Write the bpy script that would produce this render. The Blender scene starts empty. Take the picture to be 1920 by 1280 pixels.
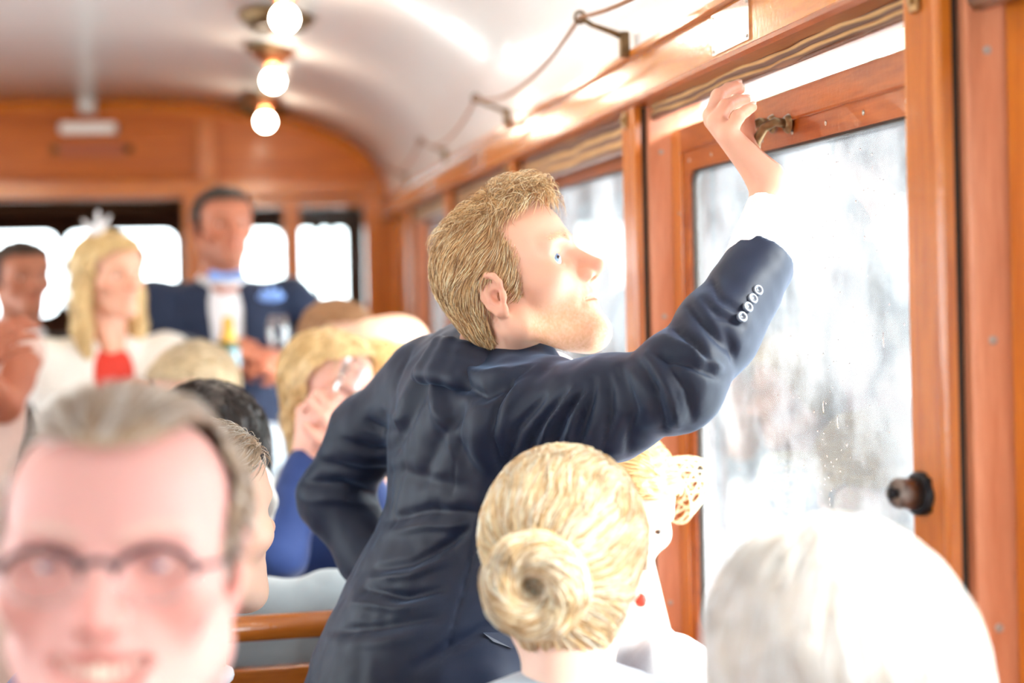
import bpy, bmesh, math, random
import numpy as np
from mathutils import Matrix, Vector

random.seed(7)
RNG = np.random.default_rng(11)
scene = bpy.context.scene
COL = scene.collection

# ------------------------------------------------------------------ camera
F_PX = 1920 * 50 / 36.0
YAW, ROLL = math.radians(11.03), math.radians(1.2)
CAM = np.array([0.0, 0.0, 1.52])
cam_data = bpy.data.cameras.new('camera')
cam_data.lens = 50
cam_data.sensor_width = 36
cam_data.shift_y = -116 / 1920
cam_data.clip_start = 0.05
cam_data.dof.use_dof = True
cam_data.dof.focus_distance = 1.70
cam_data.dof.aperture_fstop = 2.0
cam_data.dof.aperture_blades = 0
cam = bpy.data.objects.new('camera', cam_data)
cam.matrix_world = (Matrix.Translation(Vector(CAM)) @ Matrix.Rotation(-YAW, 4, 'Z')
                    @ Matrix.Rotation(math.pi / 2, 4, 'X') @ Matrix.Rotation(-ROLL, 4, 'Z'))
COL.objects.link(cam)
scene.camera = cam

# ------------------------------------------------------------------ world, sun, exposure
world = bpy.data.worlds.new('overcast_sky')
scene.world = world
world.use_nodes = True
wn = world.node_tree
wn.nodes.clear()
w_out = wn.nodes.new('ShaderNodeOutputWorld')
w_bg = wn.nodes.new('ShaderNodeBackground')
w_bg.inputs['Color'].default_value = (0.86, 0.94, 1.0, 1)
w_bg.inputs['Strength'].default_value = 5.2
wn.links.new(w_bg.outputs[0], w_out.inputs[0])

sun_data = bpy.data.lights.new('sun', 'SUN')
sun_data.energy = 10.0
sun_data.angle = math.radians(24)
sun_data.color = (1.0, 0.98, 0.95)
sun = bpy.data.objects.new('sun', sun_data)
sun.rotation_euler = Vector((-1.0, 0.7, -0.74)).to_track_quat('-Z', 'Y').to_euler()
COL.objects.link(sun)

scene.view_settings.view_transform = 'Standard'
scene.view_settings.look = 'None'
scene.view_settings.gamma = 1.0
scene.view_settings.use_curve_mapping = False
scene.view_settings.exposure = 0.84
scene.cycles.adaptive_threshold = 0.02

# ------------------------------------------------------------------ where a sight line meets a plane of the car
def sight(u, v):
    X = (u - 960) / F_PX
    Y = -(v - 524) / F_PX
    xc = X * math.cos(ROLL) + Y * math.sin(ROLL)
    yc = -X * math.sin(ROLL) + Y * math.cos(ROLL)
    return np.array([xc * math.cos(YAW) + math.sin(YAW), -xc * math.sin(YAW) + math.cos(YAW), yc])
def at(u, v, Y):
    d = sight(u, v)
    return CAM + d * Y / d[1]
def at_x(u, v, X):
    d = sight(u, v)
    return CAM + d * X / d[0]
def to_px(P):
    p = np.asarray(P, float) - CAM
    xc = p[..., 0] * math.cos(YAW) - p[..., 1] * math.sin(YAW)
    zc = p[..., 0] * math.sin(YAW) + p[..., 1] * math.cos(YAW)
    yc = p[..., 2]
    return np.stack([960 + F_PX * (xc * math.cos(ROLL) - yc * math.sin(ROLL)) / zc,
                     524 - F_PX * (xc * math.sin(ROLL) + yc * math.cos(ROLL)) / zc], -1)

# ------------------------------------------------------------------ materials
MATS = {}
def lin(c):
    return tuple((x / 12.92 if x <= 0.04045 else ((x + 0.055) / 1.055) ** 2.4) for x in c)
def srgb(r, g, b):
    return lin((r / 255, g / 255, b / 255)) + (1,)
def new_mat(name):
    m = bpy.data.materials.new(name)
    m.use_nodes = True
    nt = m.node_tree
    bs = nt.nodes['Principled BSDF']
    MATS[name] = m
    return m, nt, bs
def node(nt, kind, **kw):
    n = nt.nodes.new(kind)
    for k, v in kw.items():
        if k in n.inputs:
            n.inputs[k].default_value = v
        else:
            setattr(n, k, v)
    return n
def ramp(nt, fac, stops):
    r = nt.nodes.new('ShaderNodeValToRGB')
    el = r.color_ramp.elements
    while len(el) < len(stops):
        el.new(0.5)
    for e, (p, c) in zip(el, stops):
        e.position = p
        e.color = c
    nt.links.new(fac, r.inputs[0])
    return r
def wood(name, light, dark, axis='Z', rough=0.28, coat=0.5, scale=1.0):
    m, nt, bs = new_mat(name)
    L = nt.links
    tc = node(nt, 'ShaderNodeTexCoord')
    mp = node(nt, 'ShaderNodeMapping')
    s = {'X': (1.2, 14, 14), 'Y': (14, 1.2, 14), 'Z': (14, 14, 1.2)}[axis]
    mp.inputs['Scale'].default_value = tuple(v * scale for v in s)
    L.new(tc.outputs['Object'], mp.inputs[0])
    n1 = node(nt, 'ShaderNodeTexNoise', Scale=3.0, Detail=6.0, Roughness=0.6, Distortion=0.6)
    L.new(mp.outputs[0], n1.inputs['Vector'])
    n2 = node(nt, 'ShaderNodeTexNoise', Scale=14.0, Detail=3.0, Roughness=0.7)
    L.new(mp.outputs[0], n2.inputs['Vector'])
    mx = node(nt, 'ShaderNodeMath', operation='MULTIPLY_ADD')
    L.new(n2.outputs['Fac'], mx.inputs[0])
    mx.inputs[1].default_value = 0.35
    mm = node(nt, 'ShaderNodeMath', operation='MULTIPLY')
    L.new(n1.outputs['Fac'], mm.inputs[0])
    mm.inputs[1].default_value = 0.65
    L.new(mm.outputs[0], mx.inputs[2])
    rp = ramp(nt, mx.outputs[0], [(0.34, dark), (0.62, light)])
    L.new(rp.outputs[0], bs.inputs['Base Color'])
    bs.inputs['Roughness'].default_value = rough
    bs.inputs['Coat Weight'].default_value = coat
    bs.inputs['Coat Roughness'].default_value = 0.12
    bp = node(nt, 'ShaderNodeBump', Strength=0.12, Distance=0.002)
    n3 = node(nt, 'ShaderNodeTexNoise', Scale=120.0, Detail=2.0)
    L.new(tc.outputs['Object'], n3.inputs['Vector'])
    L.new(n3.outputs['Fac'], bp.inputs['Height'])
    L.new(bp.outputs[0], bs.inputs['Normal'])
    L.new(bp.outputs[0], bs.inputs['Coat Normal'])
    return m
def plain(name, col, rough=0.5, metal=0.0, coat=0.0, sheen=0.0, noise=0.0, nscale=30.0, bump=0.0):
    m, nt, bs = new_mat(name)
    bs.inputs['Base Color'].default_value = col
    bs.inputs['Roughness'].default_value = rough
    bs.inputs['Metallic'].default_value = metal
    bs.inputs['Coat Weight'].default_value = coat
    bs.inputs['Sheen Weight'].default_value = sheen
    if noise or bump:
        tc = node(nt, 'ShaderNodeTexCoord')
        n = node(nt, 'ShaderNodeTexNoise', Scale=nscale, Detail=4.0)
        nt.links.new(tc.outputs['Object'], n.inputs['Vector'])
        if noise:
            a = tuple(c * (1 - noise) for c in col[:3]) + (1,)
            b = tuple(min(1, c * (1 + noise)) for c in col[:3]) + (1,)
            rp = ramp(nt, n.outputs['Fac'], [(0.3, a), (0.7, b)])
            nt.links.new(rp.outputs[0], bs.inputs['Base Color'])
        if bump:
            bp = node(nt, 'ShaderNodeBump', Strength=bump, Distance=0.002)
            nt.links.new(n.outputs['Fac'], bp.inputs['Height'])
            nt.links.new(bp.outputs[0], bs.inputs['Normal'])
    return m
def attr_mat(name, rough=0.5, sss=0.0, spec=0.5, bump=0.0, bscale=300.0, aniso=0.0, sheen=0.0):
    """base colour from the mesh's own colour attribute (pigment only)"""
    m, nt, bs = new_mat(name)
    at_ = node(nt, 'ShaderNodeAttribute', attribute_name='pigment')
    nt.links.new(at_.outputs['Color'], bs.inputs['Base Color'])
    bs.inputs['Roughness'].default_value = rough
    bs.inputs['Specular IOR Level'].default_value = spec
    bs.inputs['Sheen Weight'].default_value = sheen
    if sss:
        bs.inputs['Subsurface Weight'].default_value = sss
        bs.inputs['Subsurface Radius'].default_value = (1.0, 0.35, 0.2)
        bs.inputs['Subsurface Scale'].default_value = 0.006
    if bump:
        tc = node(nt, 'ShaderNodeTexCoord')
        n = node(nt, 'ShaderNodeTexNoise', Scale=bscale, Detail=3.0)
        nt.links.new(tc.outputs['Object'], n.inputs['Vector'])
        bp = node(nt, 'ShaderNodeBump', Strength=bump, Distance=0.001)
        nt.links.new(n.outputs['Fac'], bp.inputs['Height'])
        nt.links.new(bp.outputs[0], bs.inputs['Normal'])
    return m

ORANGE, ORANGE_D = srgb(206, 120, 28), srgb(168, 82, 12)
BROWN, BROWN_D = srgb(174, 90, 28), srgb(136, 60, 16)
wood('wood_orange_z', ORANGE, ORANGE_D, 'Z')
wood('wood_orange_x', ORANGE, ORANGE_D, 'X')
wood('wood_orange_y', ORANGE, ORANGE_D, 'Y')
wood('wood_brown_z', BROWN, BROWN_D, 'Z', coat=0.25)
wood('wood_brown_y', BROWN, BROWN_D, 'Y', coat=0.25)
wood('wood_brown_x', BROWN, BROWN_D, 'X')
wood('wood_panel_x', srgb(194, 102, 16), srgb(162, 78, 8), 'X', scale=0.6, rough=0.5, coat=0.08)
wood('wood_dark', srgb(110, 58, 24), srgb(74, 36, 14), 'Z')
wood('wood_cornice', srgb(206, 130, 46), srgb(174, 94, 26), 'Y', rough=0.24, coat=0.6)
wood('wood_jamb', srgb(224, 152, 114), srgb(200, 122, 84), 'Z', rough=0.35, coat=0.2)
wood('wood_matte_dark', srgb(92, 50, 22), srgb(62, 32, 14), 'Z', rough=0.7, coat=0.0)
wood('wood_bench', srgb(196, 112, 34), srgb(150, 76, 18), 'X', rough=0.2, coat=0.8)
wood('wood_floor', srgb(120, 86, 56), srgb(84, 58, 36), 'Y', rough=0.5, coat=0.0)
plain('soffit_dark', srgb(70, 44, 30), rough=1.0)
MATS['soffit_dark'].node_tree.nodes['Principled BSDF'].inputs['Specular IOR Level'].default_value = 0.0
plain('ceiling_paint', srgb(244, 241, 239), rough=0.22, coat=0.25, noise=0.015, nscale=3.0)
plain('rubber_dark', srgb(52, 42, 34), rough=0.6)
plain('brass', srgb(168, 136, 92), rough=0.32, metal=1.0, noise=0.25, nscale=60)
plain('bronze_dark', srgb(122, 98, 70), rough=0.4, metal=1.0, noise=0.3, nscale=80)
plain('copper', srgb(196, 120, 78), rough=0.3, metal=1.0)
plain('steel', srgb(226, 224, 222), rough=0.2, metal=1.0, noise=0.1, nscale=40)
plain('screw_steel', srgb(178, 168, 158), rough=0.4, metal=0.8)
plain('white_plastic', srgb(236, 234, 230), rough=0.4)
plain('grey_plastic', srgb(188, 188, 186), rough=0.4)
plain('cord_brown', srgb(150, 104, 72), rough=0.7, noise=0.25, nscale=220)
plain('black_metal', srgb(30, 30, 34), rough=0.35, metal=0.6)
plain('knob_metal', srgb(126, 112, 104), rough=0.35, metal=0.9)

# bulb glass gives off the lamp's light
m, nt, bs = new_mat('bulb_glow')
bs.inputs['Base Color'].default_value = (1, 0.9, 0.75, 1)
bs.inputs['Emission Color'].default_value = (1.0, 0.86, 0.68, 1)
bs.inputs['Emission Strength'].default_value = 52.0

# striped fabric of the roller blinds: bands across the cloth's own height
def blind_material():
    m, nt, bs = new_mat('blind_cloth')
    L = nt.links
    tc = node(nt, 'ShaderNodeTexCoord')
    sp = node(nt, 'ShaderNodeSeparateXYZ')
    L.new(tc.outputs['UV'], sp.inputs[0])
    rp = ramp(nt, sp.outputs['Y'], [(0.0, srgb(150, 110, 84)), (0.10, srgb(118, 86, 70)), (0.16, srgb(206, 160, 104)),
                                    (0.24, srgb(206, 160, 104)), (0.28, srgb(126, 94, 78)), (0.40, srgb(132, 100, 84)), (0.45, srgb(214, 170, 112)),
                                    (0.52, srgb(206, 160, 104)), (0.56, srgb(122, 92, 78)), (0.76, srgb(128, 98, 84)), (0.80, srgb(200, 156, 104)),
                                    (0.86, srgb(110, 82, 68)), (1.0, srgb(92, 68, 58))])
    L.new(rp.outputs[0], bs.inputs['Base Color'])
    bs.inputs['Roughness'].default_value = 0.75
    n = node(nt, 'ShaderNodeTexNoise', Scale=160.0, Detail=2.0)
    L.new(tc.outputs['Object'], n.inputs['Vector'])
    bp = node(nt, 'ShaderNodeBump', Strength=0.2, Distance=0.001)
    L.new(n.outputs['Fac'], bp.inputs['Height'])
    L.new(bp.outputs[0], bs.inputs['Normal'])
blind_material()

# rain-spotted, slightly fogged window glass
def glass_material(name, fog_lo, fog_hi, gloss=0.06):
    m, nt, bs = new_mat(name)
    L = nt.links
    nt.nodes.remove(bs)
    out = nt.nodes['Material Output']
    tr = node(nt, 'ShaderNodeBsdfTransparent')
    tr.inputs[0].default_value = (0.97, 0.99, 0.98, 1)
    tl = node(nt, 'ShaderNodeBsdfTranslucent')
    tl.inputs[0].default_value = (0.95, 0.97, 1.0, 1)
    gl = node(nt, 'ShaderNodeBsdfGlossy')
    gl.inputs['Roughness'].default_value = 0.02
    tc = node(nt, 'ShaderNodeTexCoord')
    n1 = node(nt, 'ShaderNodeTexNoise', Scale=3.2, Detail=5.0, Roughness=0.65)
    L.new(tc.outputs['Object'], n1.inputs['Vector'])
    mr = node(nt, 'ShaderNodeMapRange')
    mr.inputs['From Min'].default_value = 0.35
    mr.inputs['From Max'].default_value = 0.7
    mr.inputs['To Min'].default_value = fog_lo
    mr.inputs['To Max'].default_value = fog_hi
    L.new(n1.outputs['Fac'], mr.inputs['Value'])
    m1 = node(nt, 'ShaderNodeMixShader')
    L.new(mr.outputs[0], m1.inputs[0])
    L.new(tr.outputs[0], m1.inputs[1])
    L.new(tl.outputs[0], m1.inputs[2])
    m2 = node(nt, 'ShaderNodeMixShader')
    fr = node(nt, 'ShaderNodeFresnel', IOR=1.3)
    L.new(fr.outputs[0], m2.inputs[0])
    L.new(m1.outputs[0], m2.inputs[1])
    L.new(gl.outputs[0], m2.inputs[2])
    L.new(m2.outputs[0], out.inputs['Surface'])
    return m
glass_material('pane_glass', 0.06, 0.30)
glass_material('pane_glass_clear', 0.0, 0.05)
m, nt, bs = new_mat('water_drop')
bs.inputs['Base Color'].default_value = (1, 1, 1, 1)
bs.inputs['Transmission Weight'].default_value = 1.0
bs.inputs['IOR'].default_value = 1.33
bs.inputs['Roughness'].default_value = 0.03
m, nt, bs = new_mat('drinking_glass')
nt.nodes.remove(bs)
_tr = node(nt, 'ShaderNodeBsdfTransparent'); _gl = node(nt, 'ShaderNodeBsdfGlossy'); _mx = node(nt, 'ShaderNodeMixShader'); _fr = node(nt, 'ShaderNodeLayerWeight', Blend=0.35)
_gl.inputs['Roughness'].default_value = 0.03
nt.links.new(_fr.outputs['Facing'], _mx.inputs[0]); nt.links.new(_tr.outputs[0], _mx.inputs[1]); nt.links.new(_gl.outputs[0], _mx.inputs[2]); nt.links.new(_mx.outputs[0], nt.nodes['Material Output'].inputs['Surface'])

# ------------------------------------------------------------------ mesh helpers
class MB:
    """collects faces, then links them as ONE mesh object"""
    def __init__(s):
        s.v, s.f, s.uv = [], [], None
    def add(s, verts, faces):
        o = len(s.v)
        s.v += [tuple(map(float, p)) for p in verts]
        s.f += [tuple(i + o for i in q) for q in faces]
        return s
    def box(s, x0, x1, y0, y1, z0, z1, c=0.0):
        x0, x1 = sorted((x0, x1)); y0, y1 = sorted((y0, y1)); z0, z1 = sorted((z0, z1))
        c = min(c, (x1 - x0) / 2.2, (y1 - y0) / 2.2, (z1 - z0) / 2.2)
        if c <= 0:
            return s.add([(x, y, z) for z in (z0, z1) for y in (y0, y1) for x in (x0, x1)],
                         [(0, 2, 3, 1), (4, 5, 7, 6), (0, 1, 5, 4), (2, 6, 7, 3), (0, 4, 6, 2), (1, 3, 7, 5)])
        bm = bmesh.new()
        bmesh.ops.create_cube(bm, size=1)
        for v in bm.verts:
            v.co = Vector(((x0 + x1) / 2 + v.co.x * (x1 - x0), (y0 + y1) / 2 + v.co.y * (y1 - y0), (z0 + z1) / 2 + v.co.z * (z1 - z0)))
        bmesh.ops.bevel(bm, geom=bm.edges[:], offset=c, segments=2, affect='EDGES', profile=0.6)
        bm.verts.index_update()
        s.add([v.co for v in bm.verts], [[v.index for v in f.verts] for f in bm.faces])
        bm.free()
        return s
    def prism(s, prof, axis, a, b):
        """closed 2-D profile swept along an axis; profile in the other two axes (cyclic order)"""
        n = len(prof)
        def p(q, t):
            return {'X': (t, q[0], q[1]), 'Y': (q[0], t, q[1]), 'Z': (q[0], q[1], t)}[axis]
        vs = [p(q, a) for q in prof] + [p(q, b) for q in prof]
        fs = [(i, (i + 1) % n, n + (i + 1) % n, n + i) for i in range(n)] + [tuple(range(n - 1, -1, -1)), tuple(range(n, 2 * n))]
        return s.add(vs, fs)
    def tube(s, pts, rad, n=8, caps=True):
        pts = [np.array(p, float) for p in pts]
        rads = rad if hasattr(rad, '__len__') else [rad] * len(pts)
        ref = np.array([0.13, 0.27, 0.95])
        rings = []
        for i, p in enumerate(pts):
            t = pts[min(i + 1, len(pts) - 1)] - pts[max(i - 1, 0)]
            t /= np.linalg.norm(t) + 1e-12
            a = np.cross(t, ref)
            if np.linalg.norm(a) < 1e-3:
                a = np.cross(t, (1, 0, 0))
            a /= np.linalg.norm(a)
            b = np.cross(t, a)
            rings.append([p + rads[i] * (math.cos(k * 2 * math.pi / n) * a + math.sin(k * 2 * math.pi / n) * b) for k in range(n)])
        vs = [q for r in rings for q in r]
        fs = [(i * n + k, i * n + (k + 1) % n, (i + 1) * n + (k + 1) % n, (i + 1) * n + k) for i in range(len(pts) - 1) for k in range(n)]
        if caps:
            fs += [tuple(range(n - 1, -1, -1)), tuple(range((len(pts) - 1) * n, len(pts) * n))]
        return s.add(vs, fs)
    def lathe(s, prof, c, n=24, M=None):
        """(radius, height) profile turned round a vertical axis at c, or round M's axis"""
        vs = []
        for r, z in prof:
            for k in range(n):
                a = 2 * math.pi * k / n
                p = np.array([r * math.cos(a), r * math.sin(a), z])
                if M is not None:
                    p = M @ p
                vs.append(p + np.array(c))
        fs = [(i * n + k, i * n + (k + 1) % n, (i + 1) * n + (k + 1) % n, (i + 1) * n + k) for i in range(len(prof) - 1) for k in range(n)]
        return s.add(vs, fs)
    def build(s, name, mat, parent=None, smooth=False, **props):
        return link_mesh(name, s.v, s.f, mat, parent, smooth, **props)
def link_mesh(name, v, f, mat, parent=None, smooth=False, pigment=None, **props):
    me = bpy.data.meshes.new(name)
    v = np.asarray(v, dtype=np.float64).reshape(-1, 3)
    if isinstance(f, np.ndarray):
        nf, k = f.shape
        me.vertices.add(len(v)); me.vertices.foreach_set('co', v.astype(np.float32).ravel())
        me.loops.add(nf * k); me.loops.foreach_set('vertex_index', f.astype(np.int32).ravel())
        me.polygons.add(nf)
        me.polygons.foreach_set('loop_start', np.arange(0, nf * k, k, dtype=np.int32))
        me.polygons.foreach_set('loop_total', np.full(nf, k, dtype=np.int32))
        me.update(calc_edges=True)
        me.validate()
    else:
        me.from_pydata([tuple(p) for p in v], [], [list(q) for q in f])
    if pigment is not None:
        ca = me.color_attributes.new('pigment', 'FLOAT_COLOR', 'POINT')
        ca.data.foreach_set('color', np.concatenate([pigment, np.ones((len(pigment), 1))], 1).astype(np.float32).ravel())
    if smooth:
        me.polygons.foreach_set('use_smooth', np.ones(len(me.polygons), dtype=bool))
    me.materials.append(MATS[mat])
    o = bpy.data.objects.new(name, me)
    COL.objects.link(o)
    if parent is not None:
        o.parent = parent
        # vertices are given in world coordinates
        me.transform(Matrix.Translation(-world_loc(parent)))
    for k_, v_ in props.items():
        o[k_] = v_
    return o
def world_loc(o):
    l = Vector((0, 0, 0))
    while o is not None:
        l += o.location
        o = o.parent
    return l
def empty(name, loc=(0, 0, 0), **props):
    o = bpy.data.objects.new(name, None)
    o.location = loc
    COL.objects.link(o)
    for k, v in props.items():
        o[k] = v
    return o
def copy_tree(o, parent=None):
    c = o.copy()
    COL.objects.link(c)
    c.parent = parent
    for ch in [x for x in bpy.data.objects if x.parent == o]:
        copy_tree(ch, c)
    return c
def shift(o, d):
    o.location = Vector(o.location) + Vector(d)
    return o
# ================================================================== the tram car
XW, XS, XG = 0.64, 0.70, 0.716           # post face, sash face, glass
XC, HW = -0.59, 1.23                     # middle of the car, half its width
Y_END, Y_BACK = 6.06, -1.3
Z_SPRING, Z_TOP = 1.885, 2.295
PITCH, Y0 = 1.02, 1.281
POST = [Y0 + PITCH * k for k in range(-2, 5)]
Z_SILL = 0.86

def ceil_z(x, off=0.0):
    t = min(1.0, abs(x - XC) / (HW + off))
    return Z_SPRING + (Z_TOP - Z_SPRING + off) * (1 - t ** 2.4) ** (1 / 2.4)
def arch(off=0.0, n=48):
    pts = []
    for i in range(n + 1):
        a = math.pi * i / n
        c, s_ = math.cos(a), math.sin(a)
        x = math.copysign(abs(c) ** (2 / 2.4), c)
        pts.append((XC + (HW + off) * x, Z_SPRING + (Z_TOP - Z_SPRING + off) * s_ ** (2 / 2.4)))
    return pts

# floor
fl = empty('floor', (0, 0, 0), kind='structure')
for i in range(18):
    x0 = XC - 1.26 + i * 0.14
    MB().box(x0, x0 + 0.136, Y_BACK, 7.5, -0.04, 0.0, 0.003).build('plank', 'wood_floor', fl)
MB().box(XC - 1.27, XC + 1.27, Y_BACK, 7.5, -0.08, -0.04).build('subfloor', 'rubber_dark', fl)

# vaulted ceiling, painted
ins, outs = arch(0.0), arch(0.03)
mb = MB()
n = len(ins)
vs = [(x, y, z) for y in (Y_BACK, 7.45) for x, z in ins] + [(x, y, z) for y in (Y_BACK, 7.45) for x, z in outs]
fs = []
for i in range(n - 1):
    fs += [(i, i + 1, n + i + 1, n + i), (2 * n + i, 3 * n + i, 3 * n + i + 1, 2 * n + i + 1),
           (i, 2 * n + i, 2 * n + i + 1, i + 1), (n + i, n + i + 1, 3 * n + i + 1, 3 * n + i)]
mb.add(vs, fs)
ceil_o = mb.build('ceiling', 'ceiling_paint', smooth=True, kind='structure')

def rounded_ring(y0, y1, z0, z1, b, r, x0, x1, n=6):
    """frame in the YZ plane: outer rectangle, inner rectangle (inset b) with rounded corners r, from x0 to x1"""
    inner, outer = [], []
    for (cy, cz, a0) in ((y1 - b - r, z1 - b - r, 0), (y0 + b + r, z1 - b - r, 90), (y0 + b + r, z0 + b + r, 180), (y1 - b - r, z0 + b + r, 270)):
        for i in range(n + 1):
            a = math.radians(a0 + 90 * i / n)
            inner.append((cy + r * math.cos(a), cz + r * math.sin(a)))
            ca, sa = math.cos(a), math.sin(a)
            oy = y1 if a0 in (0, 270) else y0
            oz = z1 if a0 in (0, 90) else z0
            t = i / n
            if a0 in (0, 180):
                q = (oy, inner[-1][1]) if t < 0.5 else (inner[-1][0], oz)
            else:
                q = (inner[-1][0], oz) if t < 0.5 else (oy, inner[-1][1])
            if abs(t - 0.5) < 1e-6:
                q = (oy, oz)
            outer.append(q)
    m = len(inner)
    vs = [(x0,) + p for p in inner] + [(x0,) + p for p in outer] + [(x1,) + p for p in inner] + [(x1,) + p for p in outer]
    fs = []
    for i in range(m):
        j = (i + 1) % m
        fs += [(i, j, m + j, m + i), (2 * m + i, 3 * m + i, 3 * m + j, 2 * m + j), (i, 2 * m + i, 2 * m + j, j), (m + i, m + j, 3 * m + j, 3 * m + i)]
    return vs, fs

def side(s):
    """X on the right wall, or its mirror image on the left wall"""
    return (lambda x: x) if s > 0 else (lambda x: 2 * XC - x)

def screw(parent, p, axis=(-1, 0, 0), r=0.004):
    a = np.array(axis, float)
    q = Vector(a).to_track_quat('Z', 'Y').to_matrix()
    M = np.array(q)
    return MB().lathe([(0.0, 0.0015), (r * 0.6, 0.0013), (r, 0.0006), (r, -0.001)], p, 10, M).build('screw', 'screw_steel', parent, True)

DROP = {0: 0.0}
def post(k, s):
    X = side(s)
    yf = POST[k]
    t = empty('trim_%d' % (k + 1 if s > 0 else k + 21), (X(XW), yf, 0.0), kind='structure')
    # fluted face board
    fl_ = []
    w0, w1 = yf - 0.070, yf
    ys = np.linspace(w0 + 0.014, w1 - 0.012, 6)
    prof = [(X(XW + 0.014), w0), (X(XW + 0.004), w0), (X(XW + 0.001), w0 + 0.003), (X(XW), w0 + 0.007)]
    for y in ys:
        prof += [(X(XW), y - 0.0034), (X(XW + 0.0042), y), (X(XW), y + 0.0034)]
    prof += [(X(XW), w1 - 0.004), (X(XW + 0.003), w1), (X(XW + 0.014), w1)]
    MB().prism(prof, 'Z', Z_SILL - 0.02, 1.805).build('face_board', 'wood_orange_z', t)
    MB().box(X(XW + 0.014), X(XW + 0.024), yf - 0.063, yf - 0.004, Z_SILL, 1.81).build('guide_channel', 'rubber_dark', t)
    j = MB().box(X(XW + 0.024), X(XS + 0.056), yf - 0.080, yf + 0.004, Z_SILL, 1.84, 0.002).build('jamb_board', 'wood_jamb', t)
    if s > 0 and 2 <= k <= 4:
        for z in (1.722, 1.455, 1.19, 0.99):
            screw(j, (XW + 0.044, yf - 0.0805, z), (0, -1, 0), 0.0042)
        # little brass stop at the head of the board
        c = MB().box(XW - 0.006, XW, yf - 0.042, yf - 0.024, 1.765, 1.792, 0.002)
        c.box(XW - 0.010, XW - 0.005, yf - 0.037, yf - 0.029, 1.772, 1.784, 0.001)
        c.build('blind_stop', 'brass', t)
    return t
for k in range(len(POST)):
    post(k, +1)
for k in range(len(POST)):
    post(k, -1)

def window(k, s, top, n):
    """sliding sash in the bay on the near side of post k"""
    X = side(s)
    y1 = POST[k] - 0.084
    y0 = POST[k] - PITCH + 0.006
    z0, z1 = Z_SILL + 0.02, top
    w = empty('window_%d' % n, (X(XS), (y0 + y1) / 2, z0), kind='structure')
    st = 0.046
    MB().box(X(XS), X(XS + 0.03), y1 - st, y1, z0, z1, 0.003).build('sash_stile', 'wood_orange_z', w)
    MB().box(X(XS), X(XS + 0.03), y0, y0 + st, z0, z1, 0.003).build('sash_stile', 'wood_orange_z', w)
    MB().box(X(XS), X(XS + 0.03), y0 + st, y1 - st, z1 - 0.040, z1, 0.003).build('sash_rail', 'wood_brown_y', w)
    MB().box(X(XS), X(XS + 0.03), y0 + st, y1 - st, z0, z0 + 0.06, 0.003).build('sash_rail', 'wood_brown_y', w)
    v, f = rounded_ring(y0 + st, y1 - st, z0 + 0.06, z1 - 0.040, 0.030, 0.022, X(XS + 0.0045), X(XS + 0.026))
    MB().add(v, f).build('glazing_bead', 'wood_brown_y', w)
    v, f = rounded_ring(y0 + st + 0.028, y1 - st - 0.028, z0 + 0.088, z1 - 0.068, 0.005, 0.020, X(XS + 0.009), X(XS + 0.024))
    MB().add(v, f).build('glass_seal', 'rubber_dark', w)
    ya, yb, za, zb = y0 + st + 0.03, y1 - st - 0.03, z0 + 0.09, z1 - 0.07
    MB().box(X(XG), X(XG + 0.003), ya, yb, za, zb).build('pane', 'pane_glass' if s > 0 else 'pane_glass_clear', w)
    if s > 0 and k in (2, 3):
        for y in np.arange(y0 + st + 0.07, y1 - st - 0.02, 0.105):
            screw(w, (XS + 0.0045, y, z1 - 0.055), (-1, 0, 0), 0.0032)
        for z in (1.62, 1.42, 1.2):
            screw(w, (XS, y1 - st + 0.010, z), (-1, 0, 0), 0.003)
    return w, (ya, yb, za, zb)
TOPS = {0: 1.79, 1: 1.790, 2: 1.790, 3: 1.756, 4: 1.790, 5: 1.79, 6: 1.79}
WIN = {}
nn = 1
for k in range(0, 7):
    WIN[k] = window(k, +1, TOPS[k], nn)
    nn += 1
for k in range(0, 7):
    window(k, -1, 1.79, nn)
    nn += 1

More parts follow.
